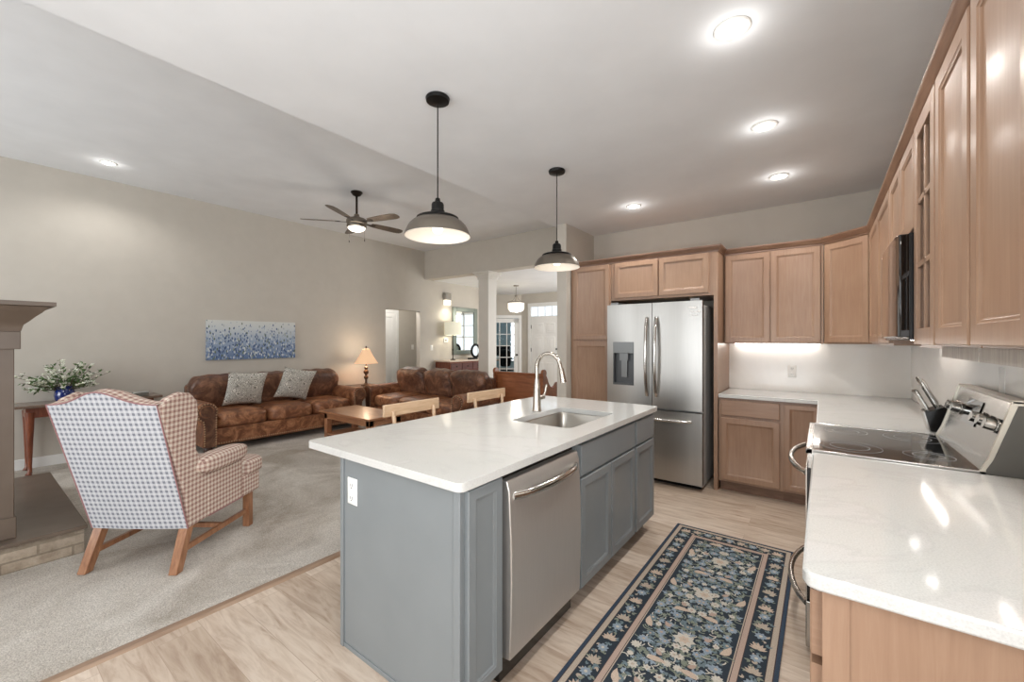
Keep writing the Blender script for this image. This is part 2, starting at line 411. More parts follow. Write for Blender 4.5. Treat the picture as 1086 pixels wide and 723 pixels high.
    def door(s, O, U, Nn, w_, h, t=.02, fr=.058):
        return s.nest(O, U, (0, 0, 1), Nn, w_, h, [(0, 0), (0, t - .003), (.003, t), (fr - .012, t), (fr - .009, t - .003), (fr - .004, t - .004), (fr, t - .009), (fr + .004, t - .010)])
    def slab(s, O, U, Nn, w_, h, t=.02):
        return s.nest(O, U, (0, 0, 1), Nn, w_, h, [(0, 0), (0, t - .004), (.004, t)])
    def xf(s, mat):
        bmesh.ops.transform(s.b, matrix=mat, verts=s.b.verts); return s
    def build(s, name, mats, parent=None, origin=None, smooth=38, bev=0, uv=False):
        base = Vector(origin) if origin is not None else (WL[parent] if parent is not None else Vector((0, 0, 0)))
        bmesh.ops.translate(s.b, verts=s.b.verts, vec=-base)
        bmesh.ops.recalc_face_normals(s.b, faces=s.b.faces)
        if uv:
            ul = s.b.loops.layers.uv.new('UVMap')
            for f in s.b.faces:
                a = [abs(x) for x in f.normal]; k = a.index(max(a))
                for l in f.loops:
                    co = l.vert.co; l[ul].uv = (co.y, co.z) if k == 0 else (co.x, co.z) if k == 1 else (co.x, co.y)
        me = bpy.data.meshes.new(name); s.b.to_mesh(me); s.b.free()
        for m_ in (mats if isinstance(mats, (list, tuple)) else [mats]): me.materials.append(M[m_] if isinstance(m_, str) else m_)
        me.shade_smooth()
        try: me.set_sharp_from_angle(angle=R(smooth))
        except Exception: pass
        o = bpy.data.objects.new(name, me); C.objects.link(o)
        if parent is not None:
            o.parent = parent
            if origin is not None: o.location = base - WL[parent]
            WL[o] = base if origin is not None else WL[parent]
        else: o.location = base; WL[o] = base
        if bev:
            md = o.modifiers.new('edge', 'BEVEL'); md.width = bev; md.segments = 2; md.limit_method = 'ANGLE'; md.angle_limit = R(40)
        return o
def thing(name, label, cat, loc=(0, 0, 0), group=None):
    o = bpy.data.objects.new(name, None); C.objects.link(o); o.location = loc; o.empty_display_size = .1
    WL[o] = Vector(loc); o['label'] = label; o['category'] = cat
    if group: o['group'] = group
    return o
def tag(o, label, cat, group=None):
    o['label'] = label; o['category'] = cat
    if group: o['group'] = group
    return o
def struct(name, mb, mat, **k):
    o = mb.build(name, mat, **k)
    if k.get('parent') is None: o['kind'] = 'structure'
    return o
def dup(root, loc, rz=None, label=None):
    r = root.copy(); C.objects.link(r); r.location = loc
    if rz is not None: r.rotation_euler = (0, 0, rz)
    if label: r['label'] = label
    for ch in [c for c in bpy.data.objects if c.parent == root]:
        c = ch.copy(); C.objects.link(c); c.parent = r
        for g_ in [q for q in bpy.data.objects if q.parent == ch]:
            d = g_.copy(); C.objects.link(d); d.parent = c
    return r
def rrect(x0, x1, y0, y1, r, n=6):
    out = []
    for cx, cy, a0 in ((x1 - r, y1 - r, 0), (x0 + r, y1 - r, 90), (x0 + r, y0 + r, 180), (x1 - r, y0 + r, 270)):
        out += [(cx + r * math.cos(R(a0 + 90 * k / n)), cy + r * math.sin(R(a0 + 90 * k / n))) for k in range(n + 1)]
    return out

# ------------------------------------------------------------------ setting
H = 2.74; HL = 3.35; XW = -6.94; XE = .62; YK = 4.88; XC = -2.52; YH = 6.1
struct('floor', MB().box(XC, XE + .1, YB, 6.0, -.1, 0), 'planks')
struct('floor', MB().box(XW - .1, XC - .04, YB, 6.1, -.1, .008), 'carpet')
struct('floor', MB().box(-11, XC, 6.1, 14.2, -.1, 0), 'planks')
struct('trim_1', MB().prism([(XC - .045, 0), (XC - .045, .008), (XC - .03, .014), (XC, .012), (XC + .012, 0)], 'y', YB, 4.16), wood('threshold_strip', (140, 116, 96), (158, 134, 112), (172, 148, 126), grain=(10, 1, 10)))
struct('ceiling', MB().box(XC, XE + .1, YB, YK + .1, H, H + .1), 'ceil')
struct('ceiling', MB().box(XC, XC + .1, YB, YH, H + .1, HL), 'ceil')
struct('ceiling', MB().box(XW - .1, XC + .1, YB, YH, HL, HL + .1), 'ceil')
struct('ceiling', MB().box(-11, XC + .2, YH + .25, 14.2, H, H + .1), 'ceil')
# left wall with the hallway opening (Y 5.09..5.97)
wl = MB().box(XW - .12, XW, YB, 5.09, 0, HL).box(XW - .12, XW, 5.09, 5.97, 2.04, HL).box(XW - .12, XW, 5.97, YH, 0, HL).box(XW - .12, XW, YH, 8.25, 0, H)
struct('wall_left', wl, 'wall')
struct('wall_hallway', MB().box(XW - 1.25, XW - 1.15, 4.4, 7.3, 0, 2.5).box(XW - 1.2, XW - .12, 4.3, 4.4, 0, 2.5).box(XW - 1.2, XW - .12, 7.2, 7.3, 0, 2.5), 'wall')
struct('ceiling', MB().box(XW - 1.25, XW - .12, 4.3, 7.3, 2.45, 2.5), 'ceil')
struct('floor', MB().box(XW - 1.25, XW - .1, 4.3, 7.3, -.1, 0), 'carpet')
point('hall_light', (XW - .45, 5.6, 2.25), 20, (1, .96, .9), .1)
hd = struct('door_3', MB().nest((XW - 1.15, 5.42, .01), (0, 1, 0), (0, 0, 1), (1, 0, 0), .86, 2.12, [(0, 0), (0, .03), (.065, .03), (.066, .02), (.17, .02), (.18, .012)]), 'white')
struct('header_beam', MB().box(XW, XC + .06, YH, YH + .25, H, HL), 'wall')
# column
cb = MB(); cx, cy = -5.27, 6.24
cb.box(cx - .125, cx + .125, cy - .125, cy + .125, 0, H - .1)
cb.box(cx - .15, cx + .15, cy - .15, cy + .15, 0, .14)
for k, (e, z0, z1) in enumerate([(.14, H - .14, H - .1), (.155, H - .1, H - .07), (.18, H - .07, H - .03), (.205, H - .03, H)]): cb.box(cx - e, cx + e, cy - e, cy + e, z0, z1)
struct('column', cb, 'colpaint', bev=.003)
# kitchen walls
struct('wall_kitchen_end', MB().box(-2.46, -2.34, 4.16, YH + .25, 0, H), 'wall')
struct('wall_back', MB().box(-2.46, XE + .1, YK, YK + .12, 0, H), 'wall')
struct('wall_right', MB().box(XE, XE + .12, YB, -1.45, 0, H).box(XE, XE + .12, -1.45, .55, 0, 1.0).box(XE, XE + .12, -1.45, .55, 2.2, H).box(XE, XE + .12, .55, YK + .12, 0, H), 'wall')
wf6 = MB().box(XE + .02, XE + .08, -1.45, .55, 1.0, 1.05).box(XE + .02, XE + .08, -1.45, .55, 2.15, 2.2)
for yy in (-1.45, -.475, .5): wf6.box(XE + .02, XE + .08, yy, yy + .05, 1.05, 2.15)
struct('added_window_6', wf6, 'white')  # window added out of view so that light reaches the island
# wall behind the camera with two windows
wn = MB()
wx = [(XW - .1, -6.35, None), (-6.35, -3.65, (.35, 2.35)), (-3.65, -2.45, None), (-2.45, -.05, (.12, 2.28)), (-.05, XE + .1, None)]
for a, b2, o in wx:
    top = HL if a < -2.5 else H
    if o is None: wn.box(a, b2, YB - .12, YB, 0, top)
    else: wn.box(a, b2, YB - .12, YB, 0, o[0]).box(a, b2, YB - .12, YB, o[1], top)
struct('wall_near', wn, 'wall')
def window_frame(name, x0, x1, z0, z1, y, cols, rows, t=.05):
    f = MB().box(x0, x1, y - .08, y - .02, z0, z0 + t).box(x0, x1, y - .08, y - .02, z1 - t, z1).box(x0, x0 + t, y - .08, y - .02, z0, z1).box(x1 - t, x1, y - .08, y - .02, z0, z1)
    for k in range(1, cols): xx = x0 + (x1 - x0) * k / cols; f.box(xx - .025, xx + .025, y - .075, y - .025, z0, z1)
    for k in range(1, rows): zz = z0 + (z1 - z0) * k / rows; f.box(x0, x1, y - .075, y - .025, zz - .02, zz + .02)
    return struct(name, f, 'white')
window_frame('window_1', -2.45, -.05, .12, 2.28, YB, 2, 1)
window_frame('window_2', -6.35, -3.65, .35, 2.35, YB, 3, 1)
# entrance hall: front wall Y=9.78, angled wall with french door, right wall
YF = 9.78
fw = MB().box(-6.97, -6.73, YF, YF + .12, 0, H).box(-6.73, -5.66, YF, YF + .12, 2.40, H).box(-5.66, -5.2, YF, YF + .12, 0, H)
fw.box(-5.2, -3.9, YF, YF + .12, 0, .7).box(-5.2, -3.9, YF, YF + .12, 2.3, H).box(-3.9, -2.3, YF, YF + .12, 0, H)
struct('wall_front', fw, 'wall')
struct('window_3', MB().box(-5.2, -3.9, YF + .02, YF + .05, .7, .76).box(-5.2, -3.9, YF + .02, YF + .05, 2.24, 2.3).box(-5.2, -5.14, YF + .02, YF + .05, .7, 2.3).box(-3.96, -3.9, YF + .02, YF + .05, .7, 2.3)
       .box(-4.58, -4.52, YF + .02, YF + .05, .7, 2.3).box(-5.2, -3.9, YF + .02, YF + .05, 1.5, 1.55).box(-5.2, -3.9, YF + .02, YF + .05, 1.88, 1.91), 'white')
struct('wall_hall_right', MB().box(-2.46, -2.3, YH + .25, YF, 0, .7).box(-2.46, -2.3, YH + .25, 7.05, .7, 2.3).box(-2.46, -2.3, 8.75, YF, .7, 2.3).box(-2.46, -2.3, YH + .25, YF, 2.3, H), 'wall')
# front door with transom
fd = struct('door_1', MB().nest((-6.62, YF + .02, .01), (1, 0, 0), (0, 0, 1), (0, -1, 0), .90, 2.03, [(0, 0), (0, .03), (.002, .032)]), 'white')
pm = MB()
for (px_, pw) in ((.12, .28), (.50, .28)):
    for z0, ph_ in ((.25, .55), (.90, .62), (1.62, .28)):
        pm.nest((-6.62 + px_, YF - .012, z0), (1, 0, 0), (0, 0, 1), (0, -1, 0), pw, ph_, [(0, 0), (.008, .006), (.02, .006), (.035, .001), (.05, .006)], back=False)
struct('door_panel', pm, 'white', parent=fd)
struct('door_knob', MB().lathe([(0, -.07), (.028, -.065), (.032, -.045), (.02, -.02), (.03, -.005), (.03, 0)], (-5.79, YF - .012, 1.02), 16, 'y').lathe([(0, -.03), (.022, -.025), (.022, 0)], (-5.79, YF - .012, 1.18), 16, 'y'), 'darkdoor', parent=fd)
hg = MB()
for z in (.3, 1.1, 1.75): hg.box(-6.65, -6.62, YF - .025, YF - .01, z, z + .1)
struct('door_hinge', hg, 'darkdoor', parent=fd)
tr = MB().box(-6.73, -6.63, YF - .03, YF + .1, 0, 2.46).box(-5.71, -5.62, YF - .03, YF + .1, 0, 2.46).box(-6.73, -5.62, YF - .035, YF + .1, 2.36, 2.47).box(-6.73, -5.62, YF - .02, YF + .1, 2.04, 2.10)
for k in (1, 2, 3): tr.box(-6.63 + .23 * k - .009, -6.63 + .23 * k + .009, YF + .0, YF + .03, 2.1, 2.36)
struct('trim_2', tr, 'white')
struct('window_4', MB().box(-6.63, -5.71, YF + .04, YF + .05, 2.1, 2.36), 'sky_pane')
# angled wall and french door, u runs left-down from the corner
U = Vector((-.769, -.639, 0)); NV = Vector((.639, -.769, 0)); P0 = Vector((-6.97, YF, 0))
def ang(mb):  # local x along U, local y = outwards (towards the camera)
    return mb.xf(Matrix(((U.x, NV.x, 0, P0.x), (U.y, NV.y, 0, P0.y), (0, 0, 1, 0), (0, 0, 0, 1))))
struct('wall_angled', ang(MB().box(0, .08, -.12, 0, 0, H).box(.08, .98, -.12, 0, 2.06, H).box(.98, 2.2, -.12, 0, 0, H)), 'wall')
struct('trim_3', ang(MB().box(.0, .08, -.02, .02, 0, 2.14).box(.98, 1.06, -.02, .02, 0, 2.14).box(.0, 1.06, -.02, .025, 2.06, 2.14)), 'white')
fr = MB().box(.08, .22, -.06, -.02, 0.01, 2.05).box(.84, .98, -.06, -.02, .01, 2.05).box(.08, .98, -.06, -.02, 1.93, 2.05).box(.08, .98, -.06, -.02, .01, .26)
for k in (1, 2): fr.box(.22 + .62 * k / 3 - .011, .22 + .62 * k / 3 + .011, -.055, -.025, .26, 1.93)
for k in range(1, 5): fr.box(.22, .84, -.055, -.025, .26 + 1.67 * k / 5 - .011, .26 + 1.67 * k / 5 + .011)
fdo = struct('door_2', ang(fr), 'white')
struct('door_glass', ang(MB().box(.22, .84, -.042, -.038, .26, 1.93)), 'glass', parent=fdo)
struct('door_knob', ang(MB().lathe([(0, .05), (.028, .04), (.03, .02), (.02, 0), (.03, -.015), (.03, -.02)], (.14, 0, 1.0), 16, 'y')), 'darkdoor', parent=fdo)
struct('wall_hall_left', MB().box(-8.7, XW, 8.13, 8.25, 0, H).box(-8.82, -8.66, 8.1, 8.6, 0, H), 'wall')
# office beyond the french door
of = MB().box(-11, -10.9, 8.2, 14.2, 0, H).box(-11, -8.9, 8.2, 8.3, 0, H)
of.box(-11, -9.78, 13.1, 13.2, 0, H).box(-8.6, -5.4, 13.1, 13.2, 0, H).box(-9.78, -8.6, 13.1, 13.2, 0, .7).box(-9.78, -8.6, 13.1, 13.2, 2.3, H).box(-5.5, -5.4, YF + .12, 13.2, 0, H)
struct('wall_office', of, painted('office_blue_grey', (168, 186, 190), .7, 3))
struct('window_5', MB().box(-9.78, -8.6, 13.12, 13.14, .7, 2.3), 'sky_pane')
# baseboards
bp = [(0, 0), (0, .10), (-.004, .115), (-.012, .12), (-.014, 0)]
def bb(name, x0, x1, y0, y1): return struct(name, MB().box(x0, x1, y0, y1, 0, .12), 'white', bev=.004)
bb('baseboard_left', XW, XW + .015, YB, 5.09); bb('baseboard_left', XW, XW + .015, 5.97, 8.2)
bb('baseboard_front', -5.62, -2.5, YF - .015, YF); bb('baseboard_kitchen', -2.475, -2.46, 4.16, YF)
# backsplash slabs
struct('trim_4', MB().box(-.80, XE, YK - .015, YK, .91, 1.40), 'splash')
struct('trim_5', MB().box(XE - .015, XE, 1.08, YK - .015, .91, 1.40), 'splash')

# ------------------------------------------------------------------ island
isl = thing('kitchen_island', 'grey painted kitchen island cabinet with panelled doors under white quartz top', 'kitchen island', (-1.4, 2.1, 0))
IX0, IX1, IY0, IY1 = -1.77, -1.025, 1.07, 3.12
T0 = .875
MB().box(IX0, IX1, IY0, 1.295, .10, T0).box(IX0, IX0 + .02, 1.295, 1.94, .10, T0).box(IX0, IX1, 1.92, 2.02, .10, T0).box(IX0, -1.62, 2.0, 2.74, .10, T0).box(IX0, IX1, 2.72, IY1, .10, T0).box(-1.10, IX1, 2.0, 2.74, .10, T0).box(-1.64, -1.08, 2.0, 2.74, .10, .3)\
    .build('body', 'grey', isl)
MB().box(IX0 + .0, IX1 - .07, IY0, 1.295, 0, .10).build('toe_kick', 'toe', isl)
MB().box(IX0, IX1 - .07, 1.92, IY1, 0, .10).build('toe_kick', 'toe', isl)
MB().box(IX0 - .012, IX0 + .012, IY0 - .012, IY0 + .01, 0, T0).box(IX1 - .03, IX1 + .004, IY0 - .012, IY0, 0, T0).box(IX0, IX1, IY0 - .008, IY0, 0, .02).box(IX0, IX1 - .03, IY0 - .004, IY0, 0.02, T0).build('end_panel', 'grey', isl, bev=.002)
Ux, Uy, Nx = (1, 0, 0), (0, 1, 0), (1, 0, 0)
MB().door((IX1, 1.085, .11), Uy, Nx, .195, .755, .022, .05).build('door', 'grey', isl)
for y0, wd in ((1.945, .38), (2.335, .38)): MB().door((IX1, y0, .11), Uy, Nx, wd, .57, .022).build('door', 'grey', isl)
MB().slab((IX1, 1.945, .695), Uy, Nx, .77, .16, .022).build('false_drawer_front', 'grey', isl)
MB().door((IX1, 2.745, .11), Uy, Nx, .36, .57, .022).build('door', 'grey', isl)
MB().slab((IX1, 2.745, .695), Uy, Nx, .36, .16, .022).build('drawer_front', 'grey', isl)
# worktop with sink cut-out
ct = tag(MB().plate(rrect(-2.035, -.99, 1.03, 3.16, .03), [rrect(-1.55, -1.13, 2.05, 2.68, .05)[::-1]], T0 + .002, .91).build('island_countertop', 'quartz', None, (-1.5, 2.1, T0), bev=.004),
         'long white quartz worktop with sink cut-out on the grey island', 'countertop')
# outlet on end panel
def outlet(loc, rot, label, kind='outlet', w_=.072, h=.118, sw=False):
    t = thing('light_switch' if sw else 'electrical_outlet', label, 'light switch' if sw else 'outlet', (0, 0, 0))
    MB().nest((-w_ / 2, 0, -h / 2), (1, 0, 0), (0, 0, 1), (0, -1, 0), w_, h, [(0, 0), (0, .003), (.004, .006)]).build('cover_plate', 'plastic', t)
    if sw: MB().prism([(-.006, -.033), (-.014, .0), (-.008, .033), (-.004, .033), (-.004, -.033)], 'x', -.017, .017).build('rocker', 'plastic', t)
    else:
        for z in (-.028, .028):
            q = MB(); q.mi = 0; q.box(-.017, .017, -.009, -.005, z - .017, z + .017)
            q.mi = 1; q.box(-.009, -.006, -.0095, -.0085, z - .006, z + .008).box(.006, .009, -.0095, -.0085, z - .006, z + .008).box(-.003, .003, -.0095, -.0085, z - .013, z - .008)
            q.build('socket', ['plastic', 'black'], t)
    t.location = loc; t.rotation_euler = (0, 0, rot); return t
outlet((-1.69, IY0 - .005, .725), 0, 'white duplex outlet near the top of the grey island end panel')
outlet((-.235, YK - .016, 1.105), 0, 'white duplex outlet on the backsplash beneath the back wall cabinets')
outlet((XE - .016, 2.63, 1.23), R(90), 'white outlet plate on the backsplash above the range controls')
outlet((XW + .001, 6.30, 1.25), R(90), 'white rocker switch on the wall left of the cherry chest', sw=True)
outlet((XW - 1.149, 6.72, 1.25), R(90), 'white rocker switch on the hallway wall seen through the doorway', sw=True)

# sink
sk = thing('sink', 'stainless undermount sink with rounded corners set in the island worktop', 'sink', (-1.34, 2.365, T0))
def bowl(mb, loops):
    rings = []
    for (x0, x1, y0, y1, r, z) in loops: rings.append([mb.b.verts.new((p[0], p[1], z)) for p in rrect(x0, x1, y0, y1, r)])
    for a, b_ in zip(rings, rings[1:]):
        for k in range(len(a)): mb.b.faces.new((a[k], a[(k + 1) % len(a)], b_[(k + 1) % len(a)], b_[k]))
    mb.b.faces.new(rings[-1])
    return mb
bw = bowl(MB(), [(-1.575, -1.105, 2.025, 2.705, .06, T0), (-1.555, -1.125, 2.045, 2.685, .055, T0), (-1.55, -1.13, 2.05, 2.68, .055, T0 - .01), (-1.545, -1.135, 2.055, 2.675, .05, .70), (-1.53, -1.15, 2.07, 2.66, .05, .68), (-1.5, -1.18, 2.1, 2.63, .04, .672)])
bw.build('basin', 'sinksteel', sk)
MB().lathe([(.045, 0), (.045, .004), (.035, .005), (.03, .001), (0, .001)], (-1.34, 2.365, .672), 20).build('drain', 'steels', sk)
# faucet
fa = thing('faucet', 'tall brushed nickel gooseneck pull-down faucet behind the island sink', 'faucet', (-1.60, 2.43, .91))
fx, fy = -1.60, 2.43
MB().lathe([(0, 0), (.033, 0), (.033, .006), (.030, .02), (.026, .1), (.0215, .17), (.016, .22), (0, .22)], (fx, fy, .912), 24).build('body', 'nickel', fa)
arc = [(fx, fy, 1.10), (fx, fy, 1.20)]
for k in range(0, 13):
    a = PI - PI * .93 * k / 12; arc.append((fx + .095 + .095 * math.cos(a), fy, 1.215 + .10 * math.sin(a)))
ex = arc[-1]; arc.append((ex[0] + .008, fy, ex[2] - .03))
MB().tube(arc, .0135, 14).build('spout', 'nickel', fa)
MB().tube([(ex[0] + .008, fy, ex[2] - .02), (ex[0] + .014, fy, ex[2] - .05), (ex[0] + .026, fy, ex[2] - .115)], [.0145, .018, .022], 16).build('spray_head', 'nickel', fa)
MB().cyl((fx, fy, 1.0), (fx + .02, fy + .06, 1.005), .019, .016).tube([(fx + .016, fy + .05, 1.005), (fx + .024, fy + .065, 1.03), (fx + .032, fy + .075, 1.09)], [.012, .008, .010], 10).build('handle', 'nickel', fa)

# dishwasher
dw = thing('dishwasher', 'stainless steel dishwasher with bowed bar handle in the island', 'dishwasher', (-1.3, 1.61, 0))
MB().box(-1.73, -1.045, 1.31, 1.905, .02, .868).build('tub', 'black', dw)
def bowed(y0, y1, z0, z1, xb, bulge, t=.03, n=10):
    pl = [(xb, y0), (xb, y1)] + [(xb + t + bulge * math.sin(PI * k / n), y1 + (y0 - y1) * k / n) for k in range(n + 1)]
    return MB().prism(pl, 'z', z0, z1)
mbp = MB(); pr = [(-1.045, .125), (-1.045, .84), (-1.008, .84), (-.995, .80), (-.985, .6), (-.983, .45), (-.985, .3), (-.992, .13)]
mbp.prism([(p[0], p[1]) for p in pr], 'y', 1.312, 1.903)
mbp.build('door_panel', steel('soft_stainless', (214, 210, 205), .42, 'z', .85), dw, bev=.004)
MB().box(-1.10, -1.06, 1.32, 1.90, .03, .12).build('kick_plate', 'black', dw)
MB().box(-1.045, -1.035, 1.32, 1.90, .842, .868).build('control_strip', 'black', dw)
hp = [(-1.0 + .045 * math.sin(PI * min(1, max(0, k / 12))) ** .6, 1.345 + .525 * k / 12, .775) for k in range(13)]
MB().tube(hp, .018, 12, flat=.8).build('handle', 'steels', dw)

# ------------------------------------------------------------------ base cabinets, worktops
GB = 'base cabinets along the back and right walls'
def base_box(mb, x0, x1, y0, y1): return mb.box(x0, x1, y0, y1, .10, T0)
c = thing('base_cabinet', 'brown base cabinet with one drawer over one door beside the refrigerator', 'cabinet', (-.52, 4.58, 0), GB)
MB().box(-.775, -.275, 4.27, YK - .002, .10, T0).build('body', 'cab', c)
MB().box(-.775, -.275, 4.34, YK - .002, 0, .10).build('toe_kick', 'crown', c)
MB().slab((-.755, 4.27, .715), (1, 0, 0), (0, -1, 0), .46, .14).build('drawer_front', 'cabh', c)
MB().door((-.755, 4.27, .12), (1, 0, 0), (0, -1, 0), .46, .57).build('door', 'cab', c)
c = thing('base_cabinet', 'brown corner base cabinet with a full height door and no drawer', 'cabinet', (.15, 4.58, 0), GB)
MB().box(-.275, XE - .002, 4.27, YK - .002, .10, T0).box(.0, XE - .002, 3.66, 4.27, .10, T0).build('body', 'cab', c)
MB().box(-.275, .55, 4.34, YK - .002, 0, .10).box(.07, .6, 3.66, 4.34, 0, .10).build('toe_kick', 'crown', c)
MB().door((-.262, 4.27, .12), (1, 0, 0), (0, -1, 0), .245, .735, .02, .05).build('door', 'cab', c)
c = thing('base_cabinet', 'brown base cabinet between the corner and the far side of the range', 'cabinet', (.3, 3.35, 0), GB)
MB().box(0, XE - .002, 3.05, 3.655, .10, T0).build('body', 'cab', c)
MB().box(.07, .6, 3.05, 3.655, 0, .10).build('toe_kick', 'crown', c)
MB().slab((0, 3.07, .715), (0, 1, 0), (-1, 0, 0), .57, .14).build('drawer_front', 'cabh', c)
MB().door((0, 3.07, .12), (0, 1, 0), (-1, 0, 0), .57, .57).build('door', 'cab', c)
c = thing('base_cabinet', 'brown base cabinet with panelled end under the nearest worktop', 'cabinet', (.3, 1.7, 0), GB)
MB().box(0, XE - .002, 1.11, 2.26, .10, T0).build('body', 'cab', c)
MB().box(.07, .6, 1.13, 2.26, 0, .10).build('toe_kick', 'crown', c)
MB().box(0.0, .045, 1.10, 1.11, 0.0, T0).box(.58, XE - .002, 1.10, 1.11, 0, T0).box(.045, .58, 1.105, 1.11, 0, T0).build('end_panel', 'cab', c)
for y0 in (1.125, 1.69):
    MB().slab((0, y0, .715), (0, 1, 0), (-1, 0, 0), .55, .14, .022).build('drawer_front', 'cabh', c)
    MB().door((0, y0, .12), (0, 1, 0), (-1, 0, 0), .55, .575, .022).build('door', 'cab', c)
tag(MB().plate([(-.775, YK - .017), (-.775, 4.235), (-.03, 4.235), (-.03, 3.045), (XE - .017, 3.045), (XE - .017, YK - .017)], [], T0 + .002, .91).build('countertop', 'quartz', None, (.2, 4.3, T0), bev=.004),
    'L-shaped white quartz worktop in the far corner beyond the range', 'countertop')
o_ = [(-.035 + .03, 1.075), (XE - .017, 1.075), (XE - .017, 2.265), (-.035, 2.265), (-.035, 1.105), (-.026, 1.084)]
tag(MB().plate(o_, [], T0 + .002, .91).build('countertop', 'quartz', None, (.3, 1.7, T0), bev=.006),
    'white quartz worktop in the foreground on the near side of the range', 'countertop')

# ------------------------------------------------------------------ range
ra = thing('range', 'stainless electric range with black glass cooktop and rear control panel', 'stove', (.3, 2.655, 0))
ry0, ry1 = 2.275, 3.035
MB().box(-.02, XE - .03, ry0, ry1, .02, .90).build('body', 'steeldk', ra)
MB().box(-.055, -.02, ry0 + .005, ry1 - .005, .245, .83).build('oven_door', 'black', ra, bev=.004)
MB().box(-.06, -.055, ry0 + .005, ry1 - .005, .245, .33).box(-.06, -.055, ry0 + .005, ry1 - .005, .70, .83).box(-.06, -.055, ry0 + .005, ry0 + .09, .33, .70).box(-.06, -.055, ry1 - .09, ry1 - .005, .33, .70).build('door_frame', 'steelh', ra)
MB().box(-.06, -.02, ry0 + .005, ry1 - .005, .03, .235).build('storage_drawer', 'steelh', ra, bev=.004)
MB().box(-.05, -.02, ry0, ry1, .835, .90).build('front_rail', 'steelh', ra)
for z in (.80, .205):
    hb = [(-.058 - .075 * math.sin(PI * k / 12) ** .7, ry0 + .05 + (ry1 - ry0 - .1) * k / 12, z) for k in range(13)]
    MB().tube(hb, .013, 12).build('oven_handle' if z > .5 else 'drawer_handle', 'steels', ra)
MB().box(-.06, .50, ry0, ry0 + .012, .898, .918).box(-.06, .50, ry1 - .012, ry1, .898, .918).box(-.06, -.035, ry0, ry1, .898, .918).build('cooktop_rim', 'steels', ra, bev=.002)
ck = MB().box(-.035, .50, ry0 + .012, ry1 - .012, .90, .915).build('cooktop', 'glassblk', ra)
for (bx, by, br_) in ((.10, 2.46, .115), (.10, 2.86, .09), (.36, 2.46, .08), (.36, 2.86, .11)):
    for rr in (br_, br_ * .62):
        bm_ = MB(); bm_.lathe([(rr - .0012, 0), (rr - .0012, .0006), (rr + .0012, .0006), (rr + .0012, 0)], (bx, by, .915), 48); bm_.build('burner_ring', 'ringgrey', ck)
pf = [(.475, .918), (.495, .965), (.555, 1.175), (XE - .03, 1.175), (XE - .03, .90), (.475, .90)]
MB().prism(pf, 'y', ry0 + .012, ry1 - .012).build('backguard', 'steelh', ra, bev=.003)
pf2 = [(p[0] - .006 if p[0] < .58 else p[0] + .002, p[1] + (.006 if p[1] > 1.1 else 0)) for p in pf]
cap_m = plain('champagne_end_cap', (206, 200, 186), .3, .6)
ec = MB()
for ya, yb in ((ry0, ry0 + .012), (ry1 - .012, ry1)):
    ec.prism(pf2, 'y', ya, yb)
ec.box(.55, XE - .028, ry0, ry1, 1.175, 1.185)
ec.build('end_cap', cap_m, ra)
MB().prism([(.484, .925), (.502, .963), (.562, 1.167), (XE - .032, 1.167), (XE - .032, .908), (.484, .908)], 'y', ry0 - .003, ry0 - .001).build('side_panel', plain('charcoal_side_panel', (96, 94, 89), .45, .3), ra)
ax = Vector((-(1.175 - .965), 0, (.555 - .495))).normalized()   # outwards from the leaning face
def onface(y, z): t_ = (z - .965) / .21; return Vector((.495 + .06 * t_, y, z))
for y in (2.94, 2.84, 2.52, 2.43, 2.34):
    p = onface(y, 1.08)
    k_ = MB().cyl(p, p + ax * .008, .028, .028, 24).cyl(p + ax * .008, p + ax * .038, .023, .021, 24); k_.build('knob', 'steels', ra, bev=.002)
p = onface(2.68, 1.12)
q = MB(); a, b2 = onface(2.58, 1.04), onface(2.78, 1.14)
q.b.faces.new([q.b.verts.new(v_ + ax * .004) for v_ in (onface(2.58, 1.035), onface(2.78, 1.035), onface(2.78, 1.14), onface(2.58, 1.14))]); 
q.b.faces.new([q.b.verts.new(v_ + ax * .001) for v_ in (onface(2.58, 1.14), onface(2.78, 1.14), onface(2.78, 1.035), onface(2.58, 1.035))])
q.build('display', 'glassblk', ra)

# knife block
kb = thing('knife_block', 'black and steel knife block with metal handled knives beyond the range', 'knife block', (.44, 3.2, .91))
MB().prism([(.47, .912), (.575, .912), (.575, .96), (.525, 1.05), (.445, 1.015)], 'y', 3.14, 3.26).build('block', 'black', kb, bev=.003)
MB().prism([(.465, .912), (.469, .912), (.444, 1.017), (.440, 1.015)], 'y', 3.142, 3.258).build('front_plate', 'steelh', kb)
d_ = Vector((-.08, 0, .17)).normalized()
for (x, z, y, l_) in ((.458, 1.026, 3.16, .12), (.458, 1.026, 3.20, .11), (.458, 1.026, 3.24, .11), (.495, 1.042, 3.155, .17), (.495, 1.042, 3.19, .175), (.498, 1.043, 3.225, .165), (.51, 1.05, 3.25, .15)):
    p = Vector((x, y, z)); t = thing('kitchen_knife', 'steel handled knife standing in the black knife block', 'knife', p, 'knives in the knife block')
    hk = MB().tube([p + d_ * -.06, p], [.003, .006], 8).build('blade', 'steels', t)
    MB().tube([p, p + d_ * .02, p + d_ * l_ * .5, p + d_ * l_ * .9, p + d_ * l_], [.011, .015, .013, .016, .010], 10, flat=.7).build('handle', 'steelh', t)

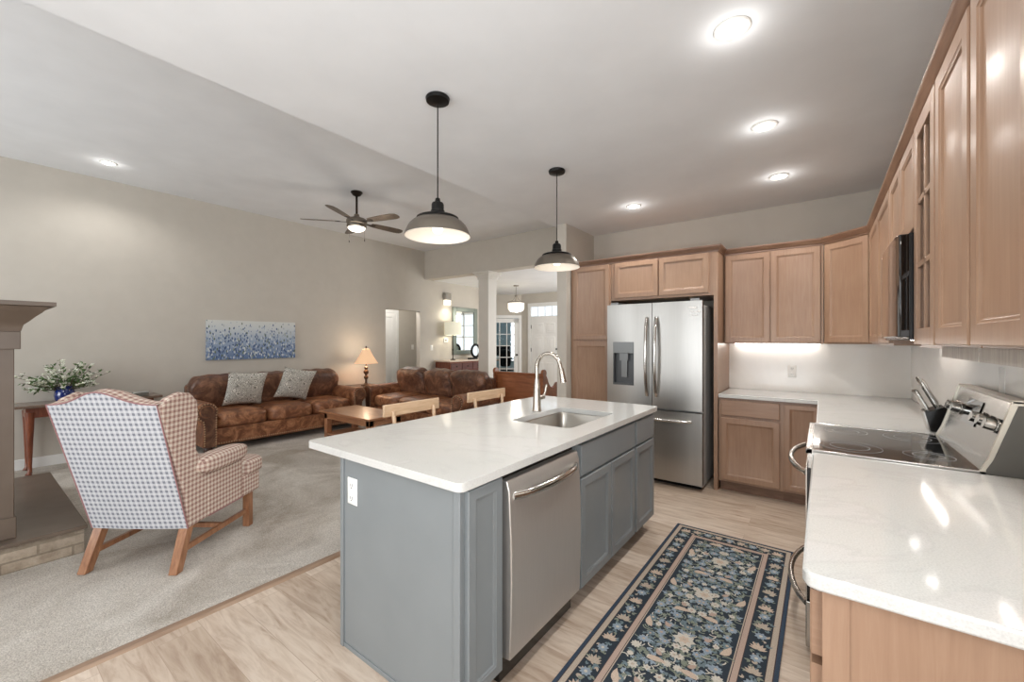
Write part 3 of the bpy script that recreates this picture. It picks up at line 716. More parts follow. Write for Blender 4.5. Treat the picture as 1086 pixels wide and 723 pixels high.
# ------------------------------------------------------------------ wall cabinets
GW = 'brown wall cabinets'; ZB, ZT = 1.375, 2.25
c = thing('wall_cabinet', 'two-door brown wall cabinet right of the refrigerator on the back wall', 'cabinet', (-.4, 4.7, ZB), GW)
MB().box(-.775, .008, 4.55, YK - .002, ZB, ZT).build('body', 'cab', c)
MB().door((-.765, 4.55, ZB + .012), (1, 0, 0), (0, -1, 0), .372, ZT - ZB - .03).build('door', 'cab', c)
MB().door((-.385, 4.55, ZB + .012), (1, 0, 0), (0, -1, 0), .372, ZT - ZB - .03).build('door', 'cab', c)
MB().box(-.72, -.02, 4.80, 4.815, ZB - .012, ZB).build('light_bar', 'led', c)
c = thing('wall_cabinet', 'single-door brown wall cabinet set diagonally across the corner', 'cabinet', (.3, 4.6, ZB), GW)
MB().prism([(.012, YK - .002), (XE - .002, YK - .002), (XE - .002, 4.27), (.31, 4.27), (.012, 4.548)], 'z', ZB, ZT).build('body', 'cab', c)
MB().door((.030, 4.531, ZB + .012), (.298, -.278, 0), (-.278, -.298, 0), .37, ZT - ZB - .03).build('door', 'cab', c)
c = thing('wall_cabinet', 'two-door brown wall cabinet between the corner and the microwave', 'cabinet', (.45, 3.65, ZB), GW)
MB().box(.31, XE - .002, 3.035, 4.265, ZB, ZT).build('body', 'cab', c)
MB().door((.31, 3.045, ZB + .012), (0, 1, 0), (-1, 0, 0), .595, ZT - ZB - .03).build('door', 'cab', c)
MB().door((.31, 3.65, ZB + .012), (0, 1, 0), (-1, 0, 0), .595, ZT - ZB - .03).build('door', 'cab', c)
MB().box(.518, .532, 3.15, 3.40, ZB - .012, ZB).box(.518, .532, 3.48, 3.75, ZB - .012, ZB).build('light_bar', 'led', c)
c = thing('wall_cabinet', 'short two-door brown cabinet directly above the microwave', 'cabinet', (.45, 2.65, 1.83), GW)
MB().box(.31, XE - .002, 2.265, 3.03, 1.835, ZT).build('body', 'cab', c)
MB().door((.31, 2.275, 1.85), (0, 1, 0), (-1, 0, 0), .368, ZT - 1.85 - .018).build('door', 'cab', c)
MB().door((.31, 2.652, 1.85), (0, 1, 0), (-1, 0, 0), .368, ZT - 1.85 - .018).build('door', 'cab', c)
# glass front cabinet
c = thing('wall_cabinet', 'narrow brown cabinet with six-pane mullioned glass door next to microwave', 'cabinet', (.45, 2.07, ZB), GW)
MB().box(.60, XE - .002, 1.885, 2.26, ZB, ZT).box(.31, .60, 1.885, 1.90, ZB, ZT).box(.31, .60, 2.245, 2.26, ZB, ZT).box(.31, .60, 1.90, 2.245, ZB, ZB + .02).box(.31, .60, 1.90, 2.245, ZT - .02, ZT).build('body', 'cab', c)
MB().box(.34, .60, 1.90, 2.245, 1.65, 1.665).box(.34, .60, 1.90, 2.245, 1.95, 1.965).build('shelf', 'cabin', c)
gz0, gz1 = ZB + .012, ZT - .018
gd = MB().box(.288, .31, 1.893, 1.95, gz0, gz1).box(.288, .31, 2.197, 2.253, gz0, gz1).box(.288, .31, 1.95, 2.197, gz0, gz0 + .06).box(.288, .31, 1.95, 2.197, gz1 - .06, gz1)
gd.box(.292, .308, 2.063, 2.083, gz0, gz1)
for k in (1, 2): z = gz0 + .06 + (gz1 - gz0 - .12) * k / 3; gd.box(.292, .308, 1.95, 2.2, z - .01, z + .01)
g_ = gd.build('door', 'cab', c, bev=.002)
MB().box(.299, .302, 1.95, 2.197, gz0 + .05, gz1 - .05).build('glass_pane', 'glass', g_)
MB().box(.508, .522, 1.95, 2.22, ZB - .012, ZB).build('light_bar', 'led', c)
for y0, lab in ((1.495, 'tall single-door brown wall cabinet beside the glass-door cabinet'), (1.10, 'nearest tall single-door brown wall cabinet at the right edge')):
    c = thing('wall_cabinet', lab, 'cabinet', (.45, y0 + .19, ZB), GW)
    MB().box(.31, XE - .002, y0, y0 + .385, ZB, ZT).build('body', 'cab', c)
    MB().door((.31, y0 + .008, ZB + .014), (0, 1, 0), (-1, 0, 0), .369, ZT - ZB - .032, .022, .062).build('door', 'cab', c)
    MB().box(.305, .32, y0, y0 + .385, ZB - .026, ZB + .008).build('light_rail', 'rail', c)
    MB().box(.508, .522, y0 + .02, y0 + .36, ZB - .012, ZB).build('light_bar', 'led', c)
# tall pantry and over-refrigerator cabinet
FY = 4.27
c = thing('pantry_cabinet', 'tall brown pantry cabinet with upper and lower doors left of refrigerator', 'cabinet', (-2.08, 4.58, 0))
MB().box(-2.335, -1.845, FY, YK - .002, .10, ZT).build('body', 'cab', c)
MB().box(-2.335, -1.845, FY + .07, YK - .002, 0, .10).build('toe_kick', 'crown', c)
MB().door((-2.30, FY, 1.415), (1, 0, 0), (0, -1, 0), .44, ZT - 1.43).build('door', 'cab', c)
MB().door((-2.30, FY, .12), (1, 0, 0), (0, -1, 0), .44, 1.27).build('door', 'cab', c)
c = thing('wall_cabinet', 'wide two-door brown cabinet above the refrigerator with full height side panel', 'cabinet', (-1.33, 4.58, 1.83), GW)
MB().box(-1.84, -.82, FY, YK - .002, 1.835, ZT).build('body', 'cab', c)
MB().box(-.82, -.785, FY, YK - .002, 0, ZT).build('side_panel', 'cab', c)
MB().door((-1.80, FY, 1.86), (1, 0, 0), (0, -1, 0), .465, ZT - 1.875).build('door', 'cab', c)
MB().door((-1.325, FY, 1.86), (1, 0, 0), (0, -1, 0), .465, ZT - 1.875).build('door', 'cab', c)
prof = [(-.01, ZT - .008), (.006, ZT - .008), (.008, ZT + .004), (.014, ZT + .008), (.018, ZT + .020), (.030, ZT + .034), (.034, ZT + .044), (.034, ZT + .052), (-.01, ZT + .052)]
struct('trim_6', MB().sweep([(-2.335, FY), (-.785, FY), (-.785, 4.55), (.005, 4.55), (.31, 4.265), (.31, 1.10)], prof), 'crown')
# microwave
mw = thing('microwave', 'black over-the-range microwave with steel edge between brown wall cabinets', 'microwave', (.45, 2.65, 1.40))
MB().box(.275, XE - .002, 2.268, 3.025, 1.405, 1.83).build('body', 'black', mw, bev=.003)
MB().prism([(.28, 2.268), (.28, 2.82), (.243, 2.82), (.237, 2.65), (.236, 2.45), (.240, 2.30), (.248, 2.268)], 'z', 1.415, 1.828).build('door', 'glassblk', mw, bev=.004)
MB().prism([(.28, 2.83), (.28, 3.02), (.268, 3.02), (.252, 2.92), (.243, 2.83)], 'z', 1.415, 1.828).build('control_panel', 'steels', mw, bev=.003)
MB().box(.345, .375, 2.37, 2.40, 1.4035, 1.406).box(.345, .375, 2.77, 2.80, 1.4035, 1.406).build('task_light', 'led', mw)

# ------------------------------------------------------------------ refrigerator
rf = thing('refrigerator', 'large stainless french door refrigerator with left door dispenser', 'refrigerator', (-1.35, 4.5, 0))
fx0, fx1, fyf = -1.815, -.885, 4.10
MB().box(fx0 + .01, fx1 - .01, fyf + .075, 4.85, .03, 1.74).build('body', 'fridgeside', rf, bev=.003)
MB().box(fx0 + .03, fx1 - .03, fyf + .10, fyf + .16, 0.0, .06).build('kick_grille', 'black', rf)
def fdoor(x0, x1, z0, z1, nm_, hole=None, mat='steel'):
    n = 10; b_ = .012
    def yf(x): t_ = (x - x0) / (x1 - x0); return fyf - b_ * math.sin(PI * t_) + .004
    mb = MB()
    if hole is None:
        pl = [(x0 + (x1 - x0) * k / n, yf(x0 + (x1 - x0) * k / n)) for k in range(n + 1)] + [(x1, fyf + .065), (x0, fyf + .065)]
        mb.prism(pl, 'z', z0, z1)
    else:
        hx0, hx1, hz0, hz1 = hole
        for a, b2, c0, c1 in ((x0, hx0, z0, z1), (hx1, x1, z0, z1), (hx0, hx1, z0, hz0), (hx0, hx1, hz1, z1)):
            pl = [(a + (b2 - a) * k / n, yf(a + (b2 - a) * k / n)) for k in range(n + 1)] + [(b2, fyf + .065), (a, fyf + .065)]
            mb.prism(pl, 'z', c0, c1)
        mb.box(hx0, hx1, fyf + .055, fyf + .065, hz0, hz1)
    return mb.build(nm_, mat, rf, smooth=30)
xm = -1.345
ld = fdoor(fx0, xm - .003, .745, 1.775, 'door', (-1.745, -1.525, .95, 1.39))
rd = fdoor(xm + .003, fx1, .745, 1.775, 'door')
fz = fdoor(fx0, fx1, .06, .725, 'freezer_drawer')
dg = plain('dispenser_grey', (120, 122, 122), .35, .5); dg2 = plain('dispenser_dark_grey', (84, 86, 88), .4, .4)  # second, darker grey for the dispenser recess
MB().box(-1.745, -1.525, fyf - .012, fyf + .05, 1.275, 1.39).build('dispenser_panel', dg, ld, bev=.003)
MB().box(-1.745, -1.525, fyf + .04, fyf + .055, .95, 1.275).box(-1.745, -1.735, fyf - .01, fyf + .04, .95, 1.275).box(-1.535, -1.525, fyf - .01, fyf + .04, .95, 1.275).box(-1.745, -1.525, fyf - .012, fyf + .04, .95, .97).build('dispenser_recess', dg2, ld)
MB().box(-1.68, -1.59, fyf + .0, fyf + .035, 1.20, 1.275).box(-1.665, -1.605, fyf + .015, fyf + .03, 1.03, 1.20).build('dispenser_paddle', dg, ld)
for x in (xm - .045, xm + .045):
    hb = [(x, fyf - .012 - .055 * (math.sin(PI * k / 14) ** .55), .86 + .77 * k / 14) for k in range(15)]
    MB().tube(hb, .015, 12).build('door_handle', 'steels', ld if x < xm else rd)
hb = [(fx0 + .09 + (fx1 - fx0 - .18) * k / 14, fyf - .012 - .055 * (math.sin(PI * k / 14) ** .55), .645) for k in range(15)]
MB().tube(hb, .015, 12).build('drawer_handle', 'steels', fz)
MB().box(fx0 + .03, fx0 + .11, fyf + .03, fyf + .13, 1.775, 1.80).box(fx1 - .11, fx1 - .03, fyf + .03, fyf + .13, 1.775, 1.80).build('hinge_cover', 'steeldk', rf)
bd = MB()   # small unreadable pale marks in the right door's upper corner
for (x, z, w_, h_) in ((-1.0, 1.70, .07, .018), (-.985, 1.665, .022, .016), (-.955, 1.667, .03, .008), (-.918, 1.665, .014, .014), (-.985, 1.635, .012, .010), (-.96, 1.637, .035, .005)):
    bd.box(x, x + w_, fyf - .0105, fyf - .003, z, z + h_)
bd.build('badge', 'plastic', rd)

# ------------------------------------------------------------------ pendants and ceiling lights
GP = 'pendant lamps over the island'
def pendant(x, y, label):
    t = thing('pendant_lamp', label, 'pendant lamp', (x, y, 1.98), GP)
    MB().lathe([(0, 0), (.062, 0), (.066, -.006), (.062, -.022), (.02, -.03), (0, -.03)], (x, y, H), 32).build('canopy', 'blackm', t)
    MB().cyl((x, y, 2.15), (x, y, H - .02), .0035, seg=8).build('cord', 'blackm', t)
    MB().lathe([(0, 2.185), (.012, 2.185), (.016, 2.165), (.03, 2.16), (.034, 2.15), (.034, 2.12), (.038, 2.117), (.038, 2.105), (.042, 2.088), (.046, 2.083), (0, 2.08)], (x, y, 0), 24).build('socket_cap', 'blackm', t)
    MB().lathe([(.04, 2.086), (.104, 2.083), (.114, 2.078), (.116, 2.070), (.112, 2.064)], (x, y, 0), 48).build('collar', 'blackm', t)
    out = [(.045, 2.080), (.10, 2.076), (.112, 2.068), (.136, 2.054), (.156, 2.033), (.169, 2.008), (.176, 1.988), (.180, 1.978)]
    inn = [(r - .004, z - .001) for r, z in out[::-1]]
    sh = MB(); sh.lathe(out, (x, y, 0), 56); sh.build('shade', 'pewter', t)
    MB().lathe([(.178, 1.975)] + inn, (x, y, 0), 56).build('shade_lining', 'shadein', t)
    MB().lathe([(0, 1.99), (.02, 1.995), (.03, 2.012), (.025, 2.035), (.014, 2.05), (0, 2.06)], (x, y, 0), 20).build('bulb', 'bulb', t)
    spot('pendant_light', (x, y, 1.975), 9, size=150)
pendant(-1.697, 1.585, 'nearer pewter dome pendant lamp hanging over the island worktop')
pendant(-1.67, 2.82, 'farther pewter dome pendant lamp hanging near the pantry end of the island')
GC = 'round recessed ceiling lights'
def downlight(x, y, z, label, p=42):
    t = thing('recessed_light', label, 'ceiling light', (x, y, z), GC)
    MB().lathe([(.072, 0), (.072, -.004), (.067, -.008), (.053, -.009), (.051, -.002), (.051, 0)], (x, y, z), 40).build('trim_ring', 'plastic', t)
    MB().lathe([(.051, -.004), (.03, -.008), (0, -.009)], (x, y, z), 40).build('lens', 'lamp_on', t)
    spot('downlight', (x, y, z - .02), p, size=150, r=.05)
    point('downlight_glow', (x, y, z - .06), p * .022, (1, .98, .95), .05)
labs = ['nearest and largest lit recessed light in the kitchen ceiling', 'second nearest recessed light of the row along the right cabinets', 'farthest recessed light of the row along the right cabinets', 'recessed light in the kitchen ceiling in front of the refrigerator']
for (x, y), lb in zip(CEIL_SPOTS, labs): downlight(x, y, H, lb)
downlight(-.31, .97, H, 'added unseen recessed light of the kitchen row just behind the photographer', 16)  # this and the next two are added out of view to brighten the kitchen
downlight(-1.5, .2, H, 'added unseen recessed light in the kitchen ceiling behind the photographer, left of the row', 16)
downlight(-1.5, -1.3, H, 'rearmost added unseen recessed light in the kitchen ceiling by the patio window', 16)
downlight(-6.26, .99, HL, 'recessed light in the living room ceiling near the left wall', 30)
downlight(-3.9, -.6, HL, 'added unseen recessed light in the living room ceiling above the fireplace', 30)  # extra ceiling light added out of view to brighten the living room

# ceiling fan
fn = thing('ceiling_fan', 'dark five-blade ceiling fan with lit bowl over the living room', 'ceiling fan', (-4.88, 3.13, 2.9))
X, Y = -4.88, 3.13
MB().lathe([(0, HL), (.07, HL), (.075, HL - .01), (.05, HL - .045), (.02, HL - .06), (0, HL - .06)], (X, Y, 0), 32).build('canopy', 'bronze', fn)
MB().cyl((X, Y, 3.03), (X, Y, HL - .03), .014, seg=12).build('downrod', 'bronze', fn)
MB().lathe([(0, 3.06), (.03, 3.055), (.035, 3.03), (.06, 3.01), (.115, 2.995), (.13, 2.97), (.13, 2.94), (.11, 2.925), (0, 2.92)], (X, Y, 0), 40).build('motor_housing', 'pewter', fn)
MB().lathe([(.118, 2.925), (.125, 2.90), (.12, 2.885), (.11, 2.88)], (X, Y, 0), 40).build('light_kit', 'pewter', fn)
MB().lathe([(.112, 2.885), (.10, 2.86), (.07, 2.842), (.03, 2.834), (0, 2.832)], (X, Y, 0), 40).build('glass_bowl', emit('lit_frosted_bowl', (255, 246, 232), 2.2), fn)
for k in range(5):
    a = R(192 + 72 * k + YAW); rot = Matrix.Translation((X, Y, 2.955)) @ Matrix.Rotation(a, 4, 'Z') @ Matrix.Rotation(R(-11), 4, 'X')
    ol = [(.20, -.045), (.26, -.058), (.45, -.07), (.60, -.072), (.66, -.055), (.68, -.02), (.68, .02), (.66, .05), (.60, .062), (.45, .06), (.26, .05), (.20, .04)]
    bl = MB().prism(ol, 'z', -.003, .003).xf(rot).build('blade', 'fanblade', fn)
    MB().prism([(.10, -.02), (.17, -.018), (.25, -.035), (.27, 0), (.25, .035), (.17, .018), (.10, .02)], 'z', -.008, -.003).xf(rot).build('blade_arm', 'bronze', fn)
for a, l_ in ((1.2, .16), (4.6, .2)):
    px_, py_ = X + .10 * math.cos(a), Y + .10 * math.sin(a)
    MB().cyl((px_, py_, 2.89), (px_, py_, 2.89 - l_), .0016, seg=6).lathe([(0, .03), (.006, .02), (.007, 0), (0, -.012)], (px_, py_, 2.89 - l_ - .01), 10).build('pull_chain', 'bronze', fn)
point('fan_light', (X, Y, 2.76), 6, (1, .93, .84), .08)

# ------------------------------------------------------------------ living room: sofas
def sofa(W, D, n, label, loc, rz, seed):
    """local x along the width, y forwards"""
    t = thing('sofa', label, 'sofa')
    aw = .17; hw = W / 2
    MB().box(-hw + .06, hw - .06, -D / 2 + .02, D / 2 - .06, .09, .30).build('base', 'leather', t, bev=.012)
    # back frame with softly arched top
    n_ = 24; pl = [(-hw + .10, .28)] + [(-hw + .10 + (W - .2) * k / n_, .80 + .05 * math.sin(PI * k / n_) ** .5 * 1.0) for k in range(n_ + 1)] + [(hw - .10, .28)]
    MB().prism(pl, 'y', -D / 2, -D / 2 + .14).build('back_frame', 'leatherd', t, bev=.03)
    for s in (-1, 1):
        xa = s * (hw - .115)
        am = MB(); r = .118
        pr_ = [(xa - s * .075, .09)] + [(xa - s * .075, .46)]
        prof_ = []
        for k in range(15):
            a = R(200 - 250 * k / 14) if True else 0
            prof_.append((xa + s * (.03) + s * r * math.cos(a), .53 + r * math.sin(a) * .95))
        pts = [(xa - s * .075, .09), (xa - s * .08, .46)] + prof_ + [(xa + s * .075, .42), (xa + s * .06, .30), (xa + s * .065, .09)]
        am.prism(pts, 'y', -D / 2 + .05, D / 2 - .03)
        ar = am.build('arm', 'leather', t, smooth=50, bev=.012)
        # scroll front panel with nailheads
        fp = [(xa + (p[0] - xa) * .86 - 0, .09 + (p[1] - .09) * .97) for p in pts]
        MB().prism(fp, 'y', D / 2 - .03, D / 2 - .018).build('arm_front', 'leatherd', ar, smooth=50)
        MB().tube([(xa + s * .03 + s * .07 * math.cos(a), D / 2 - .014, .53 + .07 * math.sin(a)) for a in [R(200 - 12 * k) for k in range(27)]] , .008, 8).build('scroll_piping', 'leather', ar)
        nl = MB(); L_ = [Vector((p[0], D / 2 - .017, p[1])) for p in fp]
        for a, b_ in zip(L_, L_[1:]):
            m_ = max(1, int((b_ - a).length / .028))
            for k in range(m_):
                c_ = a.lerp(b_, k / m_); nl.lathe([(0, .006), (.008, .004), (.010, 0)], c_, 6, 'y')
        nl.build('nailheads', 'nails', ar)
    nl = MB()
    for k in range(int((W - .3) / .028)): nl.lathe([(0, .006), (.008, .004), (.010, 0)], (-hw + .16 + k * .028, D / 2 - .06, .115), 6, 'y')
    nl.build('nailhead_row', 'nails', t)
    iw = W - 2 * .195; cw = iw / n
    for k in range(n):
        cx_ = -iw / 2 + cw * (k + .5)
        MB().cushion((cx_, .06, .385), (cw * 1.0, D - .22, .19), 6, 12, (0, .05, .22), .0035, seed=seed + k).build('seat_cushion', 'leather', t, smooth=80)
        rot = Matrix.Rotation(R(-14), 3, 'X')
        wd = cw * 1.02 + (.10 if k in (0, n - 1) else 0); sx = (-.05 if k == 0 else .05 if k == n - 1 else 0)
        MB().cushion((cx_ + sx, -D / 2 + .20, .66), (wd, .23, .52), 5.0, 14, (0, .28, .04), .006, rot, seed=seed + 20 + k).build('back_cushion', 'leatherd', t, smooth=80)
    for sx in (-1, 1):
        for sy in (-1, 1):
            MB().lathe([(0, 0), (.035, 0), (.045, .02), (.045, .06), (.035, .085), (.035, .09), (0, .09)], (sx * (hw - .12), sy * (D / 2 - .10), 0), 20).build('foot', 'dkwood', t)
    t.location = loc; t.rotation_euler = (0, 0, rz); return t
sofa(2.26, .95, 3, 'worn brown leather sofa with two cushions along the left wall', (-6.44, 2.86, .008), R(-90), 1)
sofa(2.30, .93, 3, 'brown leather sofa facing the kitchen beside the lamp table', (-5.15, 4.62, .008), R(180), 50)
# throw pillows
def pillow(loc, rz, tilt, label, s=.49):
    mb = MB(); n = 14; f = {}; 
    def V(i, j, sd):
        u, v = 2 * i / n - 1, 2 * j / n - 1; pin = 1 - .10 * (1 - abs(u * v)) * 0
        e = (1 - abs(u) ** 2.4) * (1 - abs(v) ** 2.4); k = 1 - .07 * ((1 - u * u) * (abs(v) ** 3) + (1 - v * v) * (abs(u) ** 3)) 
        key = (i, j, sd if e > 1e-6 else 0)
        if key not in f: f[key] = mb.b.verts.new((u * s / 2 * (1 - .08 * (1 - v * v) * abs(u) ** 3), sd * .075 * e ** .55 if e > 0 else 0, v * s / 2 * (1 - .08 * (1 - u * u) * abs(v) ** 3)))
        return f[key]
    for sd in (-1, 1):
        for i in range(n):
            for j in range(n):
                q = [V(i, j, sd), V(i + 1, j, sd), V(i + 1, j + 1, sd), V(i, j + 1, sd)]
                try: mb.b.faces.new(q)
                except ValueError: pass
    o = mb.build('throw_pillow', 'frond', smooth=80)
    o.location = loc; o.rotation_euler = (R(tilt[0]), R(tilt[1]), R(rz)); tag(o, label, 'pillow', 'patterned throw pillows'); return o
pillow((-6.37, 2.38, .745), 90, (20, 3, 0), 'grey and white frond print pillow at the left end of the wall sofa')
pillow((-6.37, 3.06, .755), 90, (20, 11, 0), 'tilted grey and white frond print pillow in the middle of the wall sofa')
# corner table + lamp
et = thing('end_table', 'small dark wood end table between the two leather sofas', 'end table', (-6.62, 4.38, .008))
MB().box(-6.90, -6.36, 4.10, 4.66, .575, .60).build('table_top', 'dkwood', et, bev=.006)
MB().box(-6.87, -6.38, 4.13, 4.63, .47, .575).build('apron', 'dkwood', et)
MB().box(-6.87, -6.38, 4.13, 4.63, .15, .17).build('shelf', 'dkwood', et)
for x in (-6.85, -6.40):
    for y in (4.15, 4.61): MB().lathe([(0, .0), (.018, 0), (.026, .1), (.02, .16), (.03, .3), (.024, .44), (.03, .47), (0, .47)], (x, y, .008), 12).build('leg', 'dkwood', et)
tl = thing('table_lamp', 'lit table lamp with amber bell shade on turned bronze base', 'lamp', (-6.55, 4.39, .6))
lx, ly = -6.55, 4.39
MB().lathe([(0, 0), (.085, 0), (.085, .015), (.05, .03), (.02, .05), (.018, .11), (.035, .13), (.04, .16), (.02, .185), (.02, .20), (.042, .225), (.045, .26), (.02, .29), (.03, .31), (.03, .33), (.012, .35), (.010, .42), (0, .42)], (lx, ly, .60), 24).build('base', plain('mottled_bronze', (98, 76, 60), .35, .5), tl)
MB().lathe([(.205, 1.0), (.172, 1.05), (.128, 1.12), (.09, 1.19), (.062, 1.255), (.060, 1.255), (.088, 1.19), (.126, 1.12), (.170, 1.05), (.203, 1.0)], (lx, ly, .0), 40).build('lamp_shade', 'amber', tl)
MB().lathe([(0, 1.24), (.005, 1.245), (.005, 1.27), (.014, 1.28), (.012, 1.30), (0, 1.315)], (lx, ly, 0), 12).build('finial', 'bronze', tl)
point('lamp_light', (lx, ly, 1.30), 5, (1, .78, .55), .04); point('lamp_light', (lx, ly, 1.02), 5, (1, .78, .55), .05)
# coffee table
cf = thing('coffee_table', 'rectangular honey brown wooden coffee table between the leather sofas', 'coffee table', (-4.97, 3.25, .008))
MB().box(-5.56, -4.40, 2.98, 3.56, .42, .448).build('table_top', 'coffee', cf, bev=.005)
MB().box(-5.50, -4.46, 3.03, 3.51, .34, .42).build('apron', 'coffee', cf)
MB().box(-5.50, -4.46, 3.03, 3.51, .12, .14).build('shelf', 'coffee', cf)
for x in (-5.50, -4.53):
    for y in (3.03, 3.44): MB().box(x, x + .07, y, y + .07, .008, .42).build('leg', 'coffee', cf, bev=.004)
# console table
cn = thing('console_table', 'slim console table with dark turned leg against the left wall', 'console table', (-6.7, .93, .008))
MB().box(-6.915, -6.52, .34, 1.52, .705, .735).build('table_top', 'tabletop', cn, bev=.006)
MB().box(-6.88, -6.56, .42, 1.44, .60, .705).build('apron', 'cherry', cn)
for x in (-6.86, -6.58):
    for y in (.45, 1.41):
        MB().tube([(x, y, .66), (x, y, .58), (x, y, .40), (x + .0, y, .10), (x, y, .045), (x + .012, y - .012, .008)], [.038, .034, .026, .016, .018, .026], 12).build('leg', 'cherry', cn)
bx = thing('keepsake_box', 'small grey glass-topped box at the right end of console table', 'box', (-6.6, 1.28, .735))
MB().box(-6.66, -6.58, 1.26, 1.40, .736, .775).build('case', plain('grey_box', (120, 118, 110), .3, .3), bx, bev=.004)
MB().box(-6.665, -6.575, 1.255, 1.405, .775, .785).build('lid', plain('pale_lid', (170, 172, 168), .2), bx, bev=.003)
# vase
vs = thing('vase', 'cobalt blue glazed ceramic vase on the console table', 'vase', (-6.7, .71, .735))
MB().lathe([(0, 0), (.06, 0), (.075, .02), (.085, .07), (.08, .11), (.068, .13), (.07, .145), (.085, .165), (.08, .165), (.062, .14), (0, .12)], (-6.7, .71, .736), 32).build('pot', 'vase', vs)
fl = thing('flower_arrangement', 'loose bouquet of white blossoms and green leaves in the blue vase', 'flowers', (-6.7, .71, .86))
rn = random.Random(5); st, lf, pt = MB(), MB(), MB()
def blade(mb, p, d, l_, w_):
    d = d.normalized(); s_ = d.cross(Vector((rn.uniform(-1, 1), rn.uniform(-1, 1), rn.uniform(-1, 1)))).normalized(); n_ = d.cross(s_)
    mb.poly([p, p + d * l_ * .5 + s_ * w_ + n_ * w_ * .3, p + d * l_, p + d * l_ * .5 - s_ * w_ + n_ * w_ * .3])
for k in range(60):
    a = rn.uniform(0, 2 * PI); e = rn.uniform(.25, 1.45); ln = rn.uniform(.24, .44) * (1.0 if e > .5 else .85)
    d = Vector((math.cos(a) * math.cos(e) * .6, math.sin(a) * math.cos(e), math.sin(e) * .95)); p0 = Vector((-6.7, .71, .85)) + Vector((math.cos(a), math.sin(a), 0)) * .04
    pts = [p0 + d * ln * q + Vector((0, 0, -.06 * q * q)) + Vector((rn.uniform(-1, 1), rn.uniform(-1, 1), rn.uniform(-1, 1))) * .008 for q in (0, .33, .66, 1)]
    st.tube(pts, [.003, .0025, .002, .0015], 5)
    for q in range(12):
        f = rn.uniform(.35, 1); i = min(2, int(f * 3)); p = pts[i].lerp(pts[i + 1], f * 3 - i)
        dd = Vector((rn.uniform(-1, 1), rn.uniform(-1, 1), rn.uniform(-.4, 1)))
        if rn.random() < (.35 if f > .6 else .8): blade(lf, p, dd, rn.uniform(.03, .06), .011)
        elif rn.random() < .8:
            c_ = p + dd * .01
            for z in range(5): 
                aa = z * 1.257; blade(pt, c_, Vector((math.cos(aa), math.sin(aa) , .5 + .4 * math.sin(aa * 2))), .022, .008)
st.build('stems', 'stem', fl); lf.build('leaves', 'leaf', fl, smooth=80); pt.build('blossoms', 'petal', fl, smooth=80)
# painting
pa = MB().box(XW + .003, XW + .035, 2.09, 3.31, 1.13, 1.70).build('canvas_painting', 'canvas', None, (XW, 2.7, 1.13))
tag(pa, 'wide canvas of blue flower dabs on grey above the leather sofa', 'painting')

# ------------------------------------------------------------------ wing chair (local: x right, y forwards)
wc = thing('wingback_chair', 'checked wingback armchair with honey wood legs seen from behind', 'armchair')
def back_pt(s, z, off=0):   # raked back plane
    return -.335 - .24 * (z - .25) / .80 + off
hw0 = .30
def topz(u): return 1.035 + .075 * math.exp(-(u / .48) ** 2) * 1.0 - .0 + (.0 if abs(u) < .9 else .0)
n = 24; mbk = MB()
def grid(mb, fn_, nu, nv):
    g = [[mb.b.verts.new(fn_(i / nu, j / nv)) for j in range(nv + 1)] for i in range(nu + 1)]
    for i in range(nu):
        for j in range(nv): mb.b.faces.new((g[i][j], g[i + 1][j], g[i + 1][j + 1], g[i][j + 1])).material_index = mb.mi
    return g
def bw_(v): return .295 + .015 * v      # half width from bottom to top
def Bo(i, j):
    u = 2 * i - 1; zt = topz(u); z = .25 + (zt - .25) * j
    return Vector((u * bw_(j), back_pt(0, z) - .012 * (1 - u * u), z))
g1 = grid(mbk, Bo, n, 12)
mbk.build('back_panel', 'gingblue', wc, smooth=60, uv=True)
mbf = MB()
def Bi(i, j):
    u = 2 * i - 1; zt = topz(u) ; z = .42 + (zt - .42) * j
    return Vector((u * (bw_(j) - .004), back_pt(0, z, .13) + .03 * (1 - u * u) * math.sin(PI * j) - .02 * j, z))
gi = grid(mbf, Bi, n, 12)
top_o = [Bo(i / n, 1) for i in range(n + 1)]; top_i = [Bi(i / n, 1) for i in range(n + 1)]
for i in range(n):
    mid0 = (top_o[i] + top_i[i]) / 2 + Vector((0, 0, .014)); mid1 = (top_o[i + 1] + top_i[i + 1]) / 2 + Vector((0, 0, .014))
    mbf.poly([top_o[i], mid0, mid1, top_o[i + 1]]); mbf.poly([mid0, top_i[i], top_i[i + 1], mid1])
mbf.build('backrest', 'gingred', wc, smooth=60, uv=True)
pp = [Bo(0, j / 12) for j in range(13)] + [Bo(i / n, 1) for i in range(1, n + 1)] + [Bo(1, 1 - j / 12) for j in range(1, 13)]
MB().tube(pp, .004, 8).build('back_piping', 'piping', wc)
